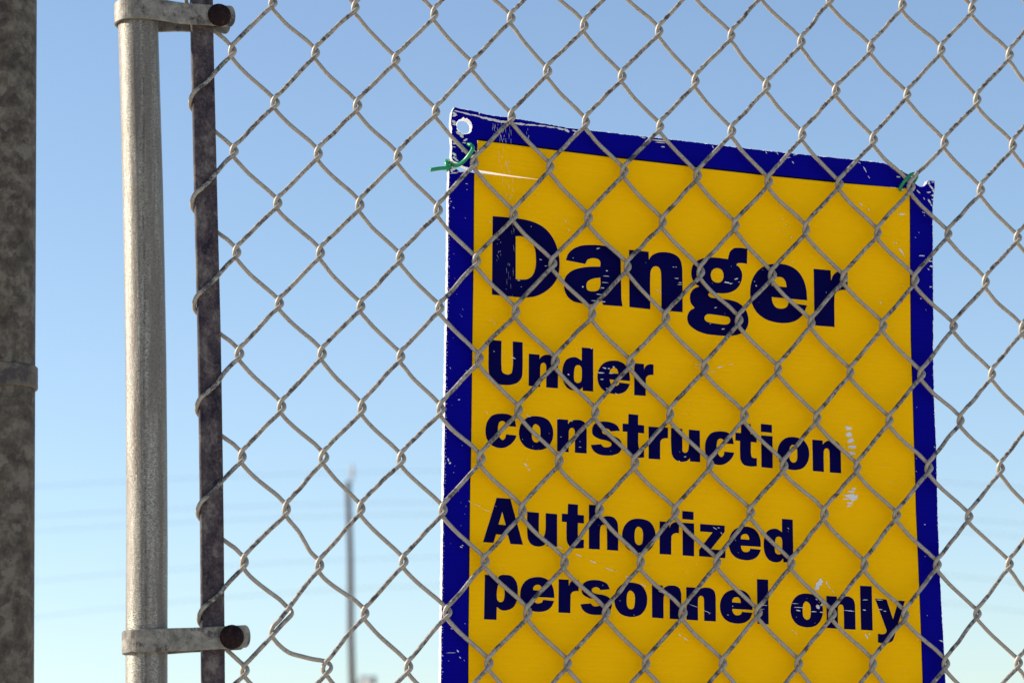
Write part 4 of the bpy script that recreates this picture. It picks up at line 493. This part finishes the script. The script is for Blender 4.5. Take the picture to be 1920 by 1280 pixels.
for n_ in BAND2.node_tree.nodes:
    if n_.type == 'MIX' and not n_.inputs[6].is_linked: n_.inputs[6].default_value = (.07, .056, .042, 1); n_.inputs[7].default_value = (.15, .125, .095, 1)
collar(1.9060, 1.9212, .0199, .0218, 'band', BAND2, 'plain grey steel band round the post')
# ------------------------------------------------------------ the sign
SO = np.array(SIGN_O) * .001; th = math.radians(3.25); BASE = .486          # BASE: from the top inner corner down to the sign's foot
org = (SO[0] - math.sin(th) * BASE, .0078, SO[1] - math.cos(th) * BASE)
sign = empty('danger_sign', org, 'torn yellow and blue board reading Danger Under construction, hung askew behind the wire mesh', 'sign', ry=th)
def mm(l): return [(a / 10., b_ / 10.) for a, b_ in l]
def ragged(pts, step=1.6, amp=.25, skip=None):
    out = []; n = len(pts)
    for i in range(n):
        a, b_ = np.array(pts[i]), np.array(pts[(i + 1) % n]); d = np.linalg.norm(b_ - a); k = max(1, int(d / step))
        if skip and skip(a, b_): out.append(tuple(a)); continue
        t = (b_ - a) / (d + 1e-9); nn = np.array((-t[1], t[0]))
        for q in range(k): out.append(tuple(a + (b_ - a) * q / k + nn * amp * rng.randn() * (1 if q else .3)))
    return out
def inset(pts, d):
    P = np.array(pts); n = len(P); out = []
    area = .5 * sum(P[i][0] * P[(i + 1) % n][1] - P[(i + 1) % n][0] * P[i][1] for i in range(n)); s = 1 if area > 0 else -1
    for i in range(n):
        a, b_, c = P[i - 1], P[i], P[(i + 1) % n]
        t1 = (b_ - a) / (np.linalg.norm(b_ - a) + 1e-9); t2 = (c - b_) / (np.linalg.norm(c - b_) + 1e-9)
        n1 = np.array((-t1[1], t1[0])) * s; n2 = np.array((-t2[1], t2[0])) * s; q = n1 + n2; L_ = np.linalg.norm(q)
        out.append(tuple(b_ + (q / L_ * d if L_ > .3 else n1 * 0)))
    return out
OUTL = mm(SIGN_OUT)
def is_slit(a, b_): return abs(a[0] - b_[0]) > 5 and -30 < a[1] < -18 and a[0] < 50 and a[0] > -8
hx, hy = HOLE[0] / 10., HOLE[1] / 10.
def hole(r, amp, n=34): return [(hx + (r + amp * rng.randn()) * math.cos(-2 * math.pi * i / n), hy + (r * .98 + amp * rng.randn()) * math.sin(-2 * math.pi * i / n)) for i in range(n)]
body_out = ragged(OUTL, 2.2, .14, is_slit)
bo = fill2d('board', [body_out, hole(5.5, .10, 48)], BOARD_M, sign, 0, .0048, BASE)
blue_out = ragged(inset(mm(BLUE_OUT), .16), 1.3, .11, is_slit)
fill2d('blue_border', [blue_out, hole(6.2, .35, 40)], BLUE_M, sign, -.00018, 0, BASE)
ko, ki = np.array(mm(KEYLINE)), np.array(mm(YELLOW))[:len(KEYLINE)]
ki = ki - (ko - ki) * .4; nk = len(ko)
mesh('dark_outline', [(x * .001, -.0003, z * .001 + BASE) for x, z in np.vstack([ko, ki])], [(i, i + 1, nk + i + 1, nk + i) for i in range(nk - 1)], KEY_M, sign)
fill2d('yellow_panel', [mm(YELLOW)], YEL_M, sign, -.00042, 0, BASE)
XH = 24.1 / 44.2
for name, base, row in LINES:
    cs = []
    for ch, x0, w_ in row:
        gw, con = GLYPH[ch]; big = ch in 'Danger'; sx = w_ / gw; sz = 1 if name == 'Danger' else (XH if big else 1)
        for c in con:
            q = smooth_contour([(a / 10. * sx + x0 / 10., b_ / 10. * sz + base / 10., fl) for a, b_, fl in c]); cs.append(q)
    o = fill2d('lettering', cs, INK_M, sign, -.00054, 0, BASE)
    o['label'] = 'dark blue words reading ' + {'personnel': 'personnel only'}.get(name, name)
V, F = [], []
for cx, cy, rx, ry, ang in BLOBS:
    cx /= 10.; cy /= 10.; rx /= 100.; ry /= 100.; a0 = math.radians(ang); big = max(rx, ry) > 1.2 or min(rx, ry) > .5
    n = 22 if max(rx, ry) > 1.2 else (12 if big else 7); base = len(V); ph = (.16 * rng.rand(), 6.3 * rng.rand(), .2 * rng.rand(), 6.3 * rng.rand()); lay = -.00062 - .00016 * rng.rand()
    for i in range(n):
        t = 2 * math.pi * i / n; k = 1 + ph[0] * math.cos(2 * t + ph[1]) + ph[2] * math.cos(5 * t + ph[3]) + (.14 if n > 6 else .1) * rng.randn(); k = max(.3, k)
        x, y = rx * k * math.cos(t), ry * k * math.sin(t)
        V.append(((cx + x * math.cos(a0) - y * math.sin(a0)) * .001, lay, (cy + x * math.sin(a0) + y * math.cos(a0)) * .001 + BASE))
    V.append((cx * .001, lay, cy * .001 + BASE))
    for i in range(n): F.append((base + n, base + i, base + (i + 1) % n))
V = np.array(V)
# keep the paint chips on the board, off the hole and the tear
from mathutils.geometry import intersect_point_tri_2d
def inside(x, y, poly):
    c = False; n = len(poly); j = n - 1
    for i in range(n):
        if (poly[i][1] > y) != (poly[j][1] > y) and x < (poly[j][0] - poly[i][0]) * (y - poly[i][1]) / (poly[j][1] - poly[i][1]) + poly[i][0]: c = not c
        j = i
    return c
ok = [inside(x * 1000, (z - BASE) * 1000, OUTL) and math.hypot(x * 1000 - hx, (z - BASE) * 1000 - hy) > 5.7 for x, _, z in V]
F = [q for q in F if all(ok[i] for i in q)]
mesh('scratch_marks', V, F, CHIP_M, sign)
# ------------------------------------------------------------ green plastic coated wire ties
def w3(l, ys): 
    return [(a / 1e4, y, b_ / 1e4) for (a, b_), y in zip(l, ys)]
p1 = w3(TIE_FRONT, [.0045, -.0005, -.0035, -.002, .002, .0045, .0062, .0095]); p2 = w3(TIE_TAIL, [.0155, .016, .0145, .0115, .0075, .0075, .011, .0145, .0095, .0065, .0068, .0072])
P = np.vstack([catmull(p1, 6)[:-1], catmull([p1[-1], (-.0378, .0132, 2.0832)] + p2, 6)])
back = catmull([(-.0269, .004, 2.0958), (-.0285, .009, 2.0975), (-.0305, .0105, 2.0978)], 4)[::-1]
v, f = tube(P, .00145, 12, ref=(.13, .1, 1)); t = mesh('wire_tie', v, f, GREEN_M, None, True)
tag(t, 'bright green wire tie with a loose tail at the torn left corner of the sign', 'wire tie', 'green wire ties holding the sign')
p3 = w3(TIE_RIGHT, [.0068, .0032, -.0004, .0008, .002, .003, .0035, .0065, .0125]) + [(.3250, .0165, 2.080), (.3190, .0165, 2.078), (.3160, .0125, 2.0782), (.3163, .0075, 2.0785)]
v, f = tube(catmull(p3, 6), .00135, 12, ref=(.1, 1, .2)); t = mesh('wire_tie', v, f, GREEN_M, None, True)
tag(t, 'dark green wire loop round a mesh knot at the right corner of the sign', 'wire tie', 'green wire ties holding the sign')
# ------------------------------------------------------------ far utility pole and lines
WOOD = mat_plain('weathered_pole_wood', (.050, .030, .024), .9, c2=(.085, .055, .042), sc=8)
PALE = mat_plain('pale_glazed_ceramic', (.36, .33, .33), .6, sc=5); DRUM = mat_plain('pale_enamel', (.86, .80, .68), .5, sc=4); CABLE = mat_plain('grey_cable', (.05, .05, .055), .6, sc=2)
PO = (26.63, 105., 0)
pole = empty('utility_pole', PO, 'distant blurred brown utility pole with a pale insulator on top, seen through the wire mesh', 'utility pole')
zz = np.linspace(0, 17.45, 12); v, f = tube([(PO[0] + .02 * math.sin(z), PO[1], z) for z in zz], np.linspace(.17, .115, 12), 18, caps=True)
mesh('shaft', v, f, WOOD, pole, True, PO)
v, f = tube([(PO[0] + .16, PO[1], z) for z in (17.3, 17.5, 17.55, 17.8, 17.85, 18.05, 18.15, 18.2)], [.025, .025, .09, .07, .10, .07, .04, .02], 14); mesh('insulator', v, f, PALE, pole, True, PO)
dx = .54
v, f = tube([(PO[0] + dx, PO[1] - .05, z) for z in (8.35, 8.4, 9.25, 9.38, 9.44)], [.2, .28, .28, .22, .03], 20); drm = mesh('transformer', v, f, DRUM, pole, True, PO)
for z in (9.1, 8.6): v, f = box((PO[0] + .2, PO[1] - .03, z), (.3, .08, .08)); mesh('bracket', v, f, CABLE, drm, False, PO)
v, f = tube([(PO[0] + dx + .36, PO[1] - .05, z) for z in (9.0, 9.15, 9.3, 9.4)], [.07, .11, .11, .05], 12); mesh('bushing', v, f, CABLE, drm, True, PO)
# five cables: heights at the left edge, near the pole and at the right edge of the view
LN = [('uppermost faint power line crossing the sky behind the pole top', 17.1, 17.98, 17.65), ('second power line from the top, faint and blurred in the sky', 15.85, 16.60, 15.95),
      ('middle power line, just under the second one in the sky', 15.30, 16.15, 15.42), ('fourth power line from the top, low in the pale sky', 13.25, 14.30, 13.25), ('lowest power line, blurred in the pale sky near the bottom', 11.85, 13.15, 12.0)]
for i, (lab, zl, zm, zr) in enumerate(LN):
    xs = np.array([13.7, 30.0, 58.]); co = np.polyfit(xs, [zl, zm, zr], 2); X = np.linspace(-6, 78, 40)
    yy = 105 + (-.05 if i % 2 else .35)
    v, f = tube([(x, yy, float(np.polyval(co, x))) for x in X], .008, 6, ref=(0, 0, 1))
    o = mesh('power_line', v, f, CABLE, None, True); tag(o, lab, 'power line', 'power lines across the far sky')
print('verts', sum(len(o.data.vertices) for o in scene.objects if o.type == 'MESH'))
